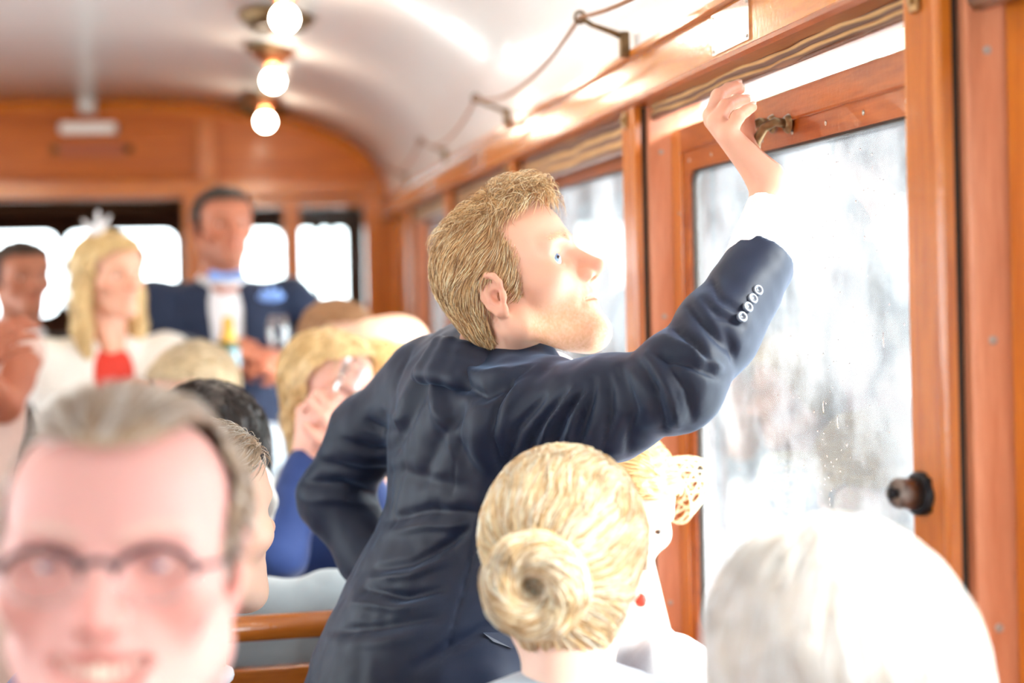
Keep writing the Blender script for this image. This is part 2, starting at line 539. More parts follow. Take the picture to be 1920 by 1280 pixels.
# wall bodies: dado below the sill, head behind the cornice
for s, nm in ((1, 'right'), (-1, 'left')):
    X = side(s)
    wl = empty('wall_' + nm, (X(XS), 2.0, 0.0), kind='structure')
    for k in range(0, 7):
        y1, y0 = POST[k], POST[k] - PITCH
        MB().box(X(XS - 0.01), X(XS + 0.03), y0 + 0.01, y1 - 0.01, 0.10, Z_SILL - 0.03, 0.006).build('panel', 'wood_brown_z', wl)
    MB().box(X(XS), X(XS + 0.06), Y_BACK, 7.45, 0.0, Z_SILL - 0.025).build('dado', 'wood_dark', wl)
    MB().box(X(XS + 0.03), X(XS + 0.06), Y_BACK, Y_END, 1.80, 1.93).build('head_board', 'wood_brown_y', wl)
    MB().box(X(XW + 0.01), X(XS + 0.06), Y_BACK, POST[0] - PITCH + 0.01, 0.0, 1.93).build('rear_boarding', 'wood_brown_z', wl)
    MB().box(X(XS - 0.0), X(XS + 0.06), POST[-1], Y_END, 0.0, 1.93).build('corner_boarding', 'wood_orange_z', wl)
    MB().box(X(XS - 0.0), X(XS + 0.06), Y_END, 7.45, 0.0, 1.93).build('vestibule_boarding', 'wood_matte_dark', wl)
    sl = MB().prism([(X(XW - 0.02), Z_SILL - 0.03), (X(XW - 0.025), Z_SILL - 0.015), (X(XW - 0.02), Z_SILL), (X(XS + 0.05), Z_SILL + 0.012), (X(XS + 0.05), Z_SILL - 0.03)], 'Y', Y_BACK, Y_END)
    sl.build('trim_%d' % (41 if s > 0 else 42), 'wood_orange_y', kind='structure')
    MB().box(X(XS - 0.012), X(XS), Y_BACK, Y_END, 0.0, 0.10, 0.004).build('baseboard_' + nm, 'wood_dark', kind='structure')
    # cornice: bottom moulding, broad board, cap strip
    co = empty('trim_%d' % (43 if s > 0 else 44), (X(XW), 2.0, 1.8), kind='structure')
    MB().prism([(X(XW + 0.03), 1.796), (X(XW - 0.004), 1.796), (X(XW - 0.010), 1.800), (X(XW - 0.010), 1.805), (X(XW - 0.004), 1.809), (X(XW + 0.03), 1.809)], 'Y', Y_BACK, Y_END).build('cornice_moulding', 'wood_brown_y', co)
    MB().prism([(X(XW - 0.002), 1.809), (X(XW - 0.0015), 1.872), (X(XW + 0.04), 1.872), (X(XW + 0.04), 1.809)], 'Y', Y_BACK, Y_END).build('cornice_board', 'wood_cornice', co)
    MB().prism([(X(XW - 0.006), 1.872), (X(XW - 0.014), 1.873), (X(XW - 0.014), 1.882), (X(XW + 0.0), 1.890), (X(XW + 0.04), 1.890), (X(XW + 0.04), 1.872)], 'Y', Y_BACK, Y_END).build('cornice_cap', 'wood_orange_y', co)
    MB().box(X(XS + 0.03), X(XS + 0.09), Y_BACK, 7.45, 1.86, 2.2).build('roof_side', 'rubber_dark', wl)
# wall behind the photographer
wb = empty('wall_back', (XC, Y_BACK, 0.0), kind='structure')
MB().box(XC - 1.3, XC + 1.3, Y_BACK - 0.05, Y_BACK, 0, 1.32).build('lower_boarding', 'wood_brown_x', wb)
MB().box(XC - 1.3, XC + 1.3, Y_BACK - 0.05, Y_BACK, 1.76, 2.35).build('upper_boarding', 'wood_brown_x', wb)
for x0, x1 in ((-1.30, -1.16), (-0.44, -0.36), (0.36, 0.44), (1.16, 1.30)):
    MB().box(XC + x0, XC + x1, Y_BACK - 0.05, Y_BACK, 1.32, 1.76, 0.004).build('post', 'wood_orange_z', wb)
for x0, x1 in ((-1.16, -0.44), (-0.36, 0.36), (0.44, 1.16)):
    MB().box(XC + x0, XC + x1, Y_BACK - 0.03, Y_BACK - 0.026, 1.32, 1.76).build('pane', 'pane_glass_clear', wb)

# ------------------------------------------------------------------ bulkhead at the end of the saloon
we = empty('wall_end', (XC, Y_END, 0.0), kind='structure')
def ex(u):
    return at(u, 372, Y_END)[0]
XD0, XD1 = 2 * XC + 0.205, -0.205        # door opening
Z_LINTEL = 1.885
ar = arch(0.02)
n = len(ar)
hd = MB()
prof = ar + [(ar[-1][0], Z_LINTEL), (ar[0][0], Z_LINTEL)]
hd.prism(prof, 'Y', Y_END, Y_END + 0.04)
hd.build('header_board', 'wood_panel_x', we)
ya, yb = Y_END - 0.018, Y_END
def wbox(nm, u0, u1, v0, v1, d=0.018, mat='wood_orange_z', c=0.004):
    p, q = at(u0, v0, Y_END), at(u1, v1, Y_END)
    return MB().box(p[0], q[0], Y_END - d, Y_END + 0.001, p[2], q[2], c).build(nm, mat, we)
def mwbox(nm, x0, x1, z0, z1, d=0.018, mat='wood_orange_z', c=0.004):
    return MB().box(x0, x1, Y_END - d, Y_END + 0.001, z0, z1, c).build(nm, mat, we)
# header: pilasters, centre panel with its mouldings, side panels
for xx in (-0.105, 2 * XC + 0.105):
    mwbox('pilaster', xx - 0.035, xx + 0.035, 1.96, 2.215 if xx > XC else 2.215, 0.03)
mwbox('panel_moulding', XC - 0.44, XC + 0.44, 2.175, 2.195, 0.022, 'wood_panel_x')
mwbox('panel_moulding', XC - 0.44, XC + 0.44, 1.975, 1.995, 0.022, 'wood_panel_x')
mwbox('panel_moulding', XC - 0.44, XC - 0.42, 1.995, 2.175, 0.022, 'wood_panel_x')
mwbox('panel_moulding', XC + 0.42, XC + 0.44, 1.995, 2.175, 0.022, 'wood_panel_x')
mwbox('lintel', XC - 1.23, XC + 1.23, 1.89, 1.955, 0.035, 'wood_orange_x')
# moulding that follows the vault
rim = MB()
for i in range(4, 44):
    (x0, z0), (x1, z1) = arch(0.0)[i], arch(0.0)[i + 1]
    (a0, b0), (a1, b1) = arch(-0.045)[i], arch(-0.045)[i + 1]
    rim.add([(x0, ya, z0), (x1, ya, z1), (a1, ya, b1), (a0, ya, b0), (x0, yb, z0), (x1, yb, z1), (a1, yb, b1), (a0, yb, b0)],
            [(0, 1, 2, 3), (3, 2, 6, 7), (0, 4, 5, 1)])
rim.build('vault_moulding', 'wood_orange_x', we, True)
# posts, glazed screens on both sides of the doorway
for s in (1, -1):
    X = side(s)
    for x0, x1, d in ((-0.205, -0.125, 0.03), (0.205, 0.275, 0.02), (0.545, 0.70, 0.03)):
        MB().box(X(x0), X(x1), Y_END - d, Y_END + 0.04, 0.0, 1.89, 0.005).build('post', 'wood_orange_z', we)
    MB().box(X(0.60), X(0.618), Y_END - 0.045, Y_END - 0.03, 0.0, 1.89, 0.004).build('post_bead', 'wood_orange_z', we)
    for x0, x1 in ((-0.125, 0.205), (0.275, 0.545)):
        MB().box(X(x0), X(x1), Y_END, Y_END + 0.035, 1.845, 1.89).build('screen_rail', 'wood_orange_x', we)
        MB().box(X(x0), X(x1), Y_END, Y_END + 0.035, 0.0, 0.95, 0.004).build('screen_panel', 'wood_panel_x', we)
        MB().box(X(x0), X(x1), Y_END + 0.015, Y_END + 0.02, 0.95, 1.845).build('screen_pane', 'pane_glass_clear', we)
# vestibule beyond the doorway: dark ceiling board and an end wall with arched windows
YV = 7.40
wv = empty('wall_front', (XC, YV, 0.0), kind='structure')
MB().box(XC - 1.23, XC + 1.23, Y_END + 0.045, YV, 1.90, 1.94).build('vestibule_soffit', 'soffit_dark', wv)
def vx(u):
    return at(u, 500, YV)[0]
def vz(v):
    return at(200, v, YV)[2]
spans = [(-330, -200, 437), (-180, -75, 437), (-62, 108, 437), (122, 331, 434), (438, 531, 437), (560, 593, 425), (600, 621, 430), (627, 650, 428)]
xs_prev = XC - 1.26
zt, zb = vz(433), vz(588)
for (u0, u1, v0) in spans:
    x0, x1 = vx(u0), vx(u1)
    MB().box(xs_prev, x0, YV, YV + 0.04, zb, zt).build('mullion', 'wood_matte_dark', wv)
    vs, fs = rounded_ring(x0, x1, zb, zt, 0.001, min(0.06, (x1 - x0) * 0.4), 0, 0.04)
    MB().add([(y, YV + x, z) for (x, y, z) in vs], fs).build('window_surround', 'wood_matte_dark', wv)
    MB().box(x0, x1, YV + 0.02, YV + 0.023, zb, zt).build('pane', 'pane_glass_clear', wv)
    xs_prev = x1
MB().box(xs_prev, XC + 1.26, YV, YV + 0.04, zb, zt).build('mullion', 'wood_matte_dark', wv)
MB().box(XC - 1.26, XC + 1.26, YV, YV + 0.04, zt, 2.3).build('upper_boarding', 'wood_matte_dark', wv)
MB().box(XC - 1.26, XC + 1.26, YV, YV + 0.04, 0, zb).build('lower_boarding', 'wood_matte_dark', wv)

# ------------------------------------------------------------------ fittings on the bulkhead
p0, p1 = at(113, 229, Y_END - 0.04), at(216, 250, Y_END - 0.04)
t = empty('header_sign', (float(p0[0] + p1[0]) / 2, Y_END - 0.02, float(p1[2])), label='long white plastic sign on the header above the doorway', category='light fitting')
MB().box(p0[0], p1[0], Y_END - 0.045, Y_END, p1[2], p0[2], 0.008).build('cover', 'white_plastic', t)  # face of the long white sign, no lamp inside
for xx in (p0[0], p1[0]):
    MB().box(xx - 0.006, xx + 0.006, Y_END - 0.04, Y_END, p1[2] + 0.004, p0[2] - 0.004, 0.003).build('end_cap', 'grey_plastic', t)
p0, p1 = at(146, 180, Y_END - 0.05), at(179, 212, Y_END - 0.05)
t = empty('emergency_light_box', (float(p0[0] + p1[0]) / 2, Y_END - 0.03, float(p1[2])), label='small pale grey box fixed at the crown of the end wall', category='light_box')
MB().box(p0[0], p1[0], Y_END - 0.07, Y_END, p1[2], p0[2], 0.008).build('housing', 'grey_plastic', t)  # housing of the emergency light box, unlit
MB().box(p0[0] + 0.014, p1[0] - 0.014, Y_END - 0.080, Y_END - 0.065, p1[2] + 0.012, p1[2] + 0.04, 0.006).build('lens', 'white_plastic', t)
p0, p1 = at(112, 266, Y_END), at(232, 294, Y_END)
t = empty('name_plaque', (float(p0[0] + p1[0]) / 2, Y_END, float(p1[2])), label='dull reddish plaque between two studs on the header panel', category='plaque')
plain('plaque_red', srgb(164, 84, 46), rough=0.4)
MB().box(p0[0], p1[0], Y_END - 0.010, Y_END, p1[2], p0[2], 0.003).build('plate', 'plaque_red', t)
for xx in (p0[0] - 0.02, p1[0] + 0.02):
    MB().lathe([(0, 0.012), (0.012, 0.010), (0.018, 0.0)], (xx, Y_END - 0.001, (p0[2] + p1[2]) / 2), 14, np.array(Vector((0, -1, 0)).to_track_quat('Z', 'Y').to_matrix())).build('stud', 'bronze_dark', t, True)

# ------------------------------------------------------------------ ceiling lamps: funnel, socket, bare round bulb
LAMPS = [(5.49, 'round bulb lamp nearest the end wall, lowest in the row'), (4.39, 'round bulb lamp on a copper funnel, middle of the ceiling row'),
         (3.36, 'round bulb lamp at the top edge, largest of the row'), (2.33, 'round bulb lamp above the standing man, out of the frame'), (1.30, 'round bulb lamp overhead near the photographer')]
XR = 0.127
LAMPS = [(XR, y, lab) for y, lab in LAMPS] + [(2 * XC - XR, y, 'added round bulb lamp of an unseen left ceiling row, %s' % w) for y, w in ((1.30, 'nearest the rear windows'), (2.33, 'second from the rear windows'), (3.36, 'in its middle'), (4.39, 'second from the end wall'), (5.49, 'beside the end wall'))]  # left row added out of view to brighten the ceiling
for XL, y, lab in LAMPS:
    zc = ceil_z(XL)
    t = empty('ceiling_lamp', (XL, y, zc), label=lab, category='lamp', group='bare bulb lamps along the ceiling')
    MB().lathe([(0.0, 0.004), (0.082, 0.004), (0.086, -0.006), (0.080, -0.016), (0.074, -0.018)], (XL, y, zc), 28).build('ceiling_rose', 'bronze_dark', t, True)
    MB().lathe([(0.074, -0.016), (0.066, -0.026), (0.030, -0.056), (0.022, -0.066), (0.0, -0.066)], (XL, y, zc), 28).build('funnel', 'copper', t, True)
    MB().lathe([(0.0, -0.060), (0.020, -0.060), (0.020, -0.078), (0.0, -0.078)], (XL, y, zc), 18).build('socket', 'brass', t, True)
    zb_ = 2.14
    pr = [(0.0, -0.031)] + [(0.031 * math.sin(a), -0.031 * math.cos(a)) for a in np.linspace(0.25, 2.45, 12)] + [(0.016, 0.033), (0.0, 0.033)]
    MB().lathe(pr, (XL, y, zb_), 22).build('bulb', 'bulb_glow', t, True)
XL = XR
for y, lab in ((3.83, 'brown dish ventilator behind the largest bulb'), (5.78, 'brown dish ventilator beside the end wall')):
    zc = ceil_z(XL)
    t = empty('ceiling_ventilator', (XL, y, zc), label=lab, category='ventilator', group='dish ventilators between the lamps')
    MB().lathe([(0.0, -0.002), (0.105, -0.002), (0.108, -0.010), (0.082, -0.042), (0.074, -0.046), (0.074, -0.040), (0.0, -0.038)], (XL, y, zc), 28).build('dish', 'bronze_dark', t, True)
    MB().lathe([(0.0, -0.050), (0.018, -0.048), (0.03, -0.038)], (XL, y, zc), 18).build('centre_boss', 'copper', t, True)

# ------------------------------------------------------------------ bell cord on its brackets above the cornice
def bez(a, b, sag, n=14):
    a, b = np.array(a, float), np.array(b, float)
    return [a + (b - a) * t + np.array((0, 0, -sag * 4 * t * (1 - t))) for t in np.linspace(0, 1, n)]
tips = []
for k, y in enumerate((1.22, 2.20, 3.20, 4.18, 5.15)):
    base = np.array([XW - 0.022, y, 1.893])
    tip = np.array([XW - 0.092, y, 1.935])
    tips.append(tip)
    if k == 0:
        lab = 'brass cord bracket nearest the photographer'
    else:
        lab = ['', 'large brass cord bracket above the opened window', 'brass cord bracket above the second window bay', 'small brass cord bracket above the blond head', 'tiny brass cord bracket nearest the end wall'][k]
    t = empty('cord_bracket', tuple(base), label=lab, category='bracket', group='brackets of the bell cord')
    MB().box(base[0] - 0.006, base[0] + 0.010, y - 0.008, y + 0.008, base[2] - 0.022, base[2] + 0.020, 0.003).build('foot_plate', 'bronze_dark', t)
    MB().tube([base + (0, 0, 0.012), base + (-0.020, 0, 0.020), base + (-0.05, 0, 0.030), tip], [0.006, 0.005, 0.0042, 0.0045], 8).build('arm', 'bronze_dark', t, True)
    ring = [tip + np.array((0.009 * math.cos(a), 0, 0.009 * math.sin(a))) for a in np.linspace(0, 2 * math.pi, 13)]
    MB().tube(ring, 0.0028, 6).build('eye_ring', 'bronze_dark', t, True)
pts = bez(at(1330, -40, 1.55), tips[1], 0.0, 2)
cord = []
for a, b, sg in zip(tips[:-1], tips[1:], (0.035, 0.045, 0.05, 0.045)):
    cord += bez(a, b, sg)[:-1]
cord.append(tips[-1])
cord += bez(tips[-1], (XW - 0.09, Y_END, 1.93), 0.03)[1:]
MB().tube(cord, 0.0035, 7).build('bell_cord', 'cord_brown', None, True, label='brown bell cord sagging between brackets along the ceiling edge', category='cord')

# ------------------------------------------------------------------ plates on the cornice
for i, (u0, u1, v, lab) in enumerate(((1335, 1404, 60, 'shiny metal plate with corner screws on the cornice above the opened window'), (878, 902, 312, 'pale metal plate on the cornice above the blond head'),
                                      (792, 808, 352, 'small pale metal plate on the cornice near the end wall'))):
    ya_, yb_ = at_x(u1, v, XW - 0.004)[1], at_x(u0, v, XW - 0.004)[1]
    t = empty('metal_plate', (XW - 0.004, float(ya_ + yb_) / 2, 1.81), label=lab, category='plate', group='metal plates on the cornice')
    z0_, z1_ = 1.814, 1.868
    MB().add([(XW - 0.001, ya_, z0_), (XW - 0.001, yb_, z0_), (XW - 0.001, yb_, z1_), (XW - 0.001, ya_, z1_),
              (XW - 0.0042, ya_, z0_), (XW - 0.0042, yb_, z0_), (XW - 0.0040, yb_, z1_), (XW - 0.0040, ya_, z1_)],
             [(0, 1, 2, 3), (4, 7, 6, 5), (0, 4, 5, 1), (1, 5, 6, 2), (2, 6, 7, 3), (3, 7, 4, 0)]).build('sheet', 'steel', t)
    for yy in (ya_ + 0.006, yb_ - 0.006):
        for zz in (z0_ + 0.005, z1_ - 0.005):
            screw(t, (XW - 0.0042, yy, zz), (-1, 0, 0), 0.0025)

# ------------------------------------------------------------------ gathered roller blinds at the window heads
def blind(k, zbot, lab):
    y1, y0 = POST[k] - 0.083, POST[k] - PITCH + 0.002
    n, m = 28, 34
    vs, uv, fs = [], [], []
    rr = random.Random(k)
    ph = rr.random() * 6
    for j in range(n + 1):
        t_ = j / n
        z = zbot + (1.812 - zbot) * t_
        for i in range(m + 1):
            y = y0 + (y1 - y0) * i / m
            bul = 0.006 * abs(math.sin(t_ * math.pi * 3.0)) + 0.0025 * math.sin(y * 23 + ph + 5 * t_) + 0.0016 * math.sin(y * 61 + ph * 2 - 7 * t_)
            vs.append((XW + 0.031 - bul, y, z + 0.002 * math.sin(y * 17 + ph) * (1 - t_)))
            uv.append((i / m, min(1, max(0, t_ + 0.02 * math.sin(y * 9 + ph) + 0.012 * math.sin(y * 37)))))
    back = len(vs)
    for j in range(n + 1):
        for i in range(m + 1):
            x, y, z = vs[j * (m + 1) + i]
            vs.append((x + 0.009, y, z))
            uv.append(uv[j * (m + 1) + i])
    q = lambda j, i, o=0: o + j * (m + 1) + i
    for j in range(n):
        for i in range(m):
            fs.append((q(j, i), q(j, i + 1), q(j + 1, i + 1), q(j + 1, i)))
            fs.append((q(j, i, back), q(j + 1, i, back), q(j + 1, i + 1, back), q(j, i + 1, back)))
    for i in range(m):
        fs.append((q(0, i), q(0, i, back), q(0, i + 1, back), q(0, i + 1)))
    for j in range(n):
        fs.append((q(j, 0), q(j + 1, 0), q(j + 1, 0, back), q(j, 0, back)))
        fs.append((q(j, m), q(j, m, back), q(j + 1, m, back), q(j + 1, m)))
    t = empty('window_blind', (XW + 0.03, (y0 + y1) / 2, zbot), label=lab, category='blind', group='gathered striped blinds')
    o = link_mesh('cloth', vs, fs, 'blind_cloth', t, True)
    ul = o.data.uv_layers.new(name='UVMap')
    for lp in o.data.loops:
        ul.data[lp.index].uv = uv[lp.vertex_index]
    MB().box(XW + 0.028, XW + 0.040, y0, y1, zbot - 0.003, zbot + 0.003, 0.002).build('bottom_bar', 'wood_dark', t)
for k, zb_, lab in ((3, 1.776, 'striped brown blind gathered above the opened window'), (2, 1.76, 'striped brown blind of the nearest window at the right edge'),
                    (4, 1.740, 'striped brown blind above the blond head, second window'), (5, 1.745, 'striped brown blind of the third window'),
                    (6, 1.745, 'striped brown blind nearest the end wall')):
    blind(k, zb_, lab)

# ------------------------------------------------------------------ brass double-hook handle on the opened sash
hb = at_x(1478, 232, XS)
t = empty('sash_handle', tuple(hb), label='curved bronze double handle screwed to the opened window sash', category='handle')
for dy, dz in ((0.0, 0.0), (0.055, 0.006)):
    b0 = hb + (0, dy, dz)
    MB().lathe([(0, 0.006), (0.010, 0.005), (0.013, 0.0)], b0, 16, np.array(Vector((-1, 0, 0)).to_track_quat('Z', 'Y').to_matrix())).build('mount', 'bronze_dark', t, True)
    MB().tube([b0 + (-0.002, 0, 0), b0 + (-0.016, 0.004, 0.003), b0 + (-0.028, 0.012, -0.004), b0 + (-0.036, 0.020, -0.020), b0 + (-0.038, 0.023, -0.036)],
              [0.0065, 0.0060, 0.0062, 0.0068, 0.0078], 10).build('hook', 'bronze_dark', t, True)

# window latch on the near post
lp = at(1700, 946, 1.20)
t = empty('window_latch', tuple(lp), label='dark metal latch knob on the near window post', category='latch')
Mx = np.array(Vector((-0.95, -0.25, 0.10)).to_track_quat('Z', 'Y').to_matrix())
base = np.array([0.634, 1.256, lp[2]])
MB().lathe([(0.0, -0.010), (0.021, -0.010), (0.021, 0.0), (0.017, 0.004), (0.0, 0.004)], base, 24, Mx).build('rose', 'black_metal', t, True)
MB().lathe([(0.0, 0.002), (0.0145, 0.002), (0.0145, 0.024), (0.0125, 0.027), (0.0, 0.027)], base, 24, Mx).build('barrel', 'knob_metal', t, True)
MB().lathe([(0.0, 0.026), (0.005, 0.026), (0.006, 0.034), (0.0, 0.036)], base, 16, Mx).build('spindle', 'black_metal', t, True)

# rain drops on the glass of the opened window
w, (ya, yb, za, zb) = WIN[3]
mb = MB()
rs = np.random.default_rng(5)
cl = rs.uniform((ya, za), (yb - 0.1, zb), (14, 2))
cnt = 0
vsl, fsl = [], []
ico = [(0, 0, 1)] + [(math.cos(a) * 0.75, math.sin(a) * 0.75, 0.66) for a in np.arange(6) * math.pi / 3] + [(math.cos(a + .5), math.sin(a + .5), 0) for a in np.arange(6) * math.pi / 3]
icf = [(0, 1 + i, 1 + (i + 1) % 6) for i in range(6)] + [(1 + i, 7 + i, 7 + (i + 1) % 6, 1 + (i + 1) % 6) for i in range(6)]
icv = np.array(ico)
for i in range(1200):
    if rs.random() < 0.8:
        c = cl[rs.integers(14)]
        y, z = c + rs.normal(0, (0.035, 0.07))
    else:
        y, z = rs.uniform((ya, za), (yb, zb))
    if not (ya + .01 < y < yb - .01 and za + .01 < z < zb - .02):
        continue
    r = 0.0006 + 0.0014 * rs.random() ** 2.2
    st = 1 + (rs.random() < 0.06) * rs.random() * 5
    P = icv * (r, r * st, r * 0.6)
    mb.add([(XG - 0.0001 - p[2], y + p[0], z + p[1]) for p in P], icf)
mb.build('rain_drops', 'water_drop', w, True, kind='stuff')

# ------------------------------------------------------------------ benches
def bench(y, sgn, x0, x1, lab):
    """slatted bench; its back stands at y, the seat reaches towards sgn"""
    t = empty('bench', ((x0 + x1) / 2, y, 0.0), label=lab, category='bench', group='wooden benches of the car')
    MB().tube([(x0, y, 1.022), (x1, y, 1.022)], 0.019, 14).build('top_rail', 'wood_bench', t, True)
    for i in range(5):
        z1_ = 0.965 - i * 0.105
        MB().box(x0 + 0.03, x1, y - 0.011, y + 0.011, z1_ - 0.098, z1_, 0.004).build('back_board', 'wood_bench', t)
    for xx in (x0 + 0.015, x1 - 0.03):
        MB().box(xx - 0.018, xx + 0.018, y - 0.018, y + 0.018, 0.0, 1.022, 0.005).build('upright', 'wood_bench', t)
        MB().box(xx - 0.018, xx + 0.018, y + sgn * 0.38, y + sgn * 0.42, 0.0, 0.43, 0.005).build('leg', 'wood_bench', t)
    for i in range(6):
        ys_ = y + sgn * (0.03 + i * 0.068)
        MB().box(x0, x1, ys_, ys_ + sgn * 0.062, 0.43, 0.452, 0.004).build('seat_slat', 'wood_bench', t)
BR = ((0.40, 1, 'bench under the white-haired woman in front'), (1.25, 1, 'bench the woman with the bun sits on'), (2.10, 1, 'bench with the long polished rail left of the standing man'),
      (2.98, -1, 'bench behind the person in bright blue'), (3.80, -1, 'bench furthest from the photographer on the window side'))
for y, sg, lab in BR:
    bench(y, sg, -0.18, 0.58, lab)
for y, sg, lab in ((2.95, 1, 'left-hand bench nearer the photographer across the aisle'), (3.80, 1, 'left-hand bench further back across the aisle')):
    bench(y, sg, 2 * XC - 0.655, -1.0, lab)
# ================================================================== organic shapes: smooth blends of rounded volumes, meshed
def rot(ax=0, ay=0, az=0):
    return np.array((Matrix.Rotation(math.radians(az), 3, 'Z') @ Matrix.Rotation(math.radians(ay), 3, 'Y') @ Matrix.Rotation(math.radians(ax), 3, 'X')))
class Blend:
    def __init__(s):
        s.ops = []
    def ell(s, c, r, k=0.01, R=None, sub=False):
        c = np.array(c, float); r = np.array(r if hasattr(r, '__len__') else (r, r, r), float)
        Ri = None if R is None else np.array(R).T
        def fn(x, y, z):
            x, y, z = x - c[0], y - c[1], z - c[2]
            if Ri is not None:
                x, y, z = (Ri[0, 0] * x + Ri[0, 1] * y + Ri[0, 2] * z, Ri[1, 0] * x + Ri[1, 1] * y + Ri[1, 2] * z, Ri[2, 0] * x + Ri[2, 1] * y + Ri[2, 2] * z)
            a, b, d = x / r[0], y / r[1], z / r[2]
            k0 = np.sqrt(a * a + b * b + d * d)
            k1 = np.sqrt((a / r[0]) ** 2 + (b / r[1]) ** 2 + (d / r[2]) ** 2) + 1e-9
            return k0 * (k0 - 1) / k1
        m = r.max() if R is not None else r
        s.ops.append((fn, c - m, c + m, k, sub))
        return s
    def cone(s, a, b, ra, rb, k=0.01, sub=False):
        a, b = np.array(a, float), np.array(b, float)
        d = b - a
        dd = float(d @ d) + 1e-12
        def fn(x, y, z):
            x, y, z = x - a[0], y - a[1], z - a[2]
            t = np.clip((x * d[0] + y * d[1] + z * d[2]) / dd, 0, 1)
            return np.sqrt((x - t * d[0]) ** 2 + (y - t * d[1]) ** 2 + (z - t * d[2]) ** 2) - (ra + (rb - ra) * t)
        m = max(ra, rb)
        s.ops.append((fn, np.minimum(a, b) - m, np.maximum(a, b) + m, k, sub))
        return s
    def chain(s, pts, rads, k=0.01, sub=False):
        for i in range(len(pts) - 1):
            s.cone(pts[i], pts[i + 1], rads[i], rads[i + 1], k, sub)
        return s
    def ball(s, pts, rads, k=0.01):
        for p, r in zip(pts, rads):
            s.ell(p, r, k)
        return s
    @staticmethod
    def mix(D, d, k, sub):
        if sub:
            h = np.maximum(k - np.abs(D + d), 0) / k
            return np.maximum(D, -d) + h * h * k * 0.25
        h = np.maximum(k - np.abs(D - d), 0) / k
        return np.minimum(D, d) - h * h * k * 0.25
    def at(s, P):
        x, y, z = P[:, 0], P[:, 1], P[:, 2]
        D = np.full(len(P), 1.0)
        for fn, lo, hi, k, sub in s.ops:
            D = s.mix(D, fn(x, y, z), k, sub)
        return D
    def grad(s, P, e=0.0008):
        g = np.stack([s.at(P + np.eye(3)[i] * e) - s.at(P - np.eye(3)[i] * e) for i in range(3)], 1)
        return g / (np.linalg.norm(g, axis=1, keepdims=True) + 1e-9)
    def mesh(s, h, clip=None):
        lo = np.min([o[1] for o in s.ops if not o[4]], 0) - 3 * h
        hi = np.max([o[2] for o in s.ops if not o[4]], 0) + 3 * h
        if clip is not None:
            lo, hi = np.maximum(lo, clip[0]), np.minimum(hi, clip[1])
        n = np.ceil((hi - lo) / h).astype(int) + 1
        ax = [(lo[i] + h * np.arange(n[i])).astype(np.float32) for i in range(3)]
        D = np.full(n, 0.08, np.float32)
        for fn, a, b, k, sub in s.ops:
            pad = k + 3 * h
            i0 = np.clip(np.floor((a - pad - lo) / h).astype(int), 0, n)
            i1 = np.clip(np.ceil((b + pad - lo) / h).astype(int) + 1, 0, n)
            if np.any(i1 <= i0):
                continue
            sl = tuple(slice(i0[q], i1[q]) for q in range(3))
            d = fn(ax[0][sl[0]][:, None, None], ax[1][sl[1]][None, :, None], ax[2][sl[2]][None, None, :])
            D[sl] = s.mix(D[sl], d, k, sub)
        # close the volume on the clip box
        for q in range(3):
            ix = [slice(None)] * 3
            for e in (0, -1):
                ix[q] = e
                D[tuple(ix)] = np.maximum(D[tuple(ix)], 0.3 * h)
        return surface_nets(D, lo, h)
def surface_nets(D, lo, h):
    neg = D < 0
    c = [neg[i:neg.shape[0] - 1 + i, j:neg.shape[1] - 1 + j, l:neg.shape[2] - 1 + l] for i in (0, 1) for j in (0, 1) for l in (0, 1)]
    cnt = sum(x.astype(np.int8) for x in c)
    act = (cnt > 0) & (cnt < 8)
    idx = np.argwhere(act)
    ids = np.full(act.shape, -1, np.int64)
    ids[act] = np.arange(len(idx))
    corners = np.array([(i, j, l) for i in (0, 1) for j in (0, 1) for l in (0, 1)])
    val = np.stack([D[idx[:, 0] + a, idx[:, 1] + b, idx[:, 2] + e] for a, b, e in corners], 1)
    acc = np.zeros((len(idx), 3)); num = np.zeros(len(idx))
    for p in range(8):
        for q in range(p + 1, 8):
            if np.abs(corners[p] - corners[q]).sum() != 1:
                continue
            m = (val[:, p] < 0) != (val[:, q] < 0)
            t = val[m, p] / (val[m, p] - val[m, q])
            acc[m] += corners[p] + (corners[q] - corners[p]) * t[:, None]
            num[m] += 1
    V = lo + h * (idx + acc / num[:, None])
    quads = []
    for axq in range(3):
        o1, o2 = [(1, 2), (2, 0), (0, 1)][axq]
        a = [slice(None)] * 3; b = [slice(None)] * 3
        a[axq] = slice(0, -1); b[axq] = slice(1, None)
        A, B = neg[tuple(a)], neg[tuple(b)]
        e = np.argwhere(A != B)
        e = e[(e[:, o1] > 0) & (e[:, o2] > 0) & (e[:, o1] < D.shape[o1] - 1) & (e[:, o2] < D.shape[o2] - 1)]
        d1 = np.zeros(3, int); d1[o1] = 1
        d2 = np.zeros(3, int); d2[o2] = 1
        g = lambda w: ids[w[:, 0], w[:, 1], w[:, 2]]
        q = np.stack([g(e - d1 - d2), g(e - d2), g(e), g(e - d1)], 1)
        fl = ~A[e[:, 0], e[:, 1], e[:, 2]]
        q[fl] = q[fl][:, ::-1]
        quads.append(q)
    Q = np.concatenate(quads)
    Q = Q[(Q >= 0).all(1)]
    return V, Q
def vnormals(V, Q):
    N = np.zeros_like(V)
    fn = np.cross(V[Q[:, 2]] - V[Q[:, 0]], V[Q[:, 3]] - V[Q[:, 1]])
    for i in range(4):
        np.add.at(N, Q[:, i], fn)
    return N / (np.linalg.norm(N, axis=1, keepdims=True) + 1e-12)
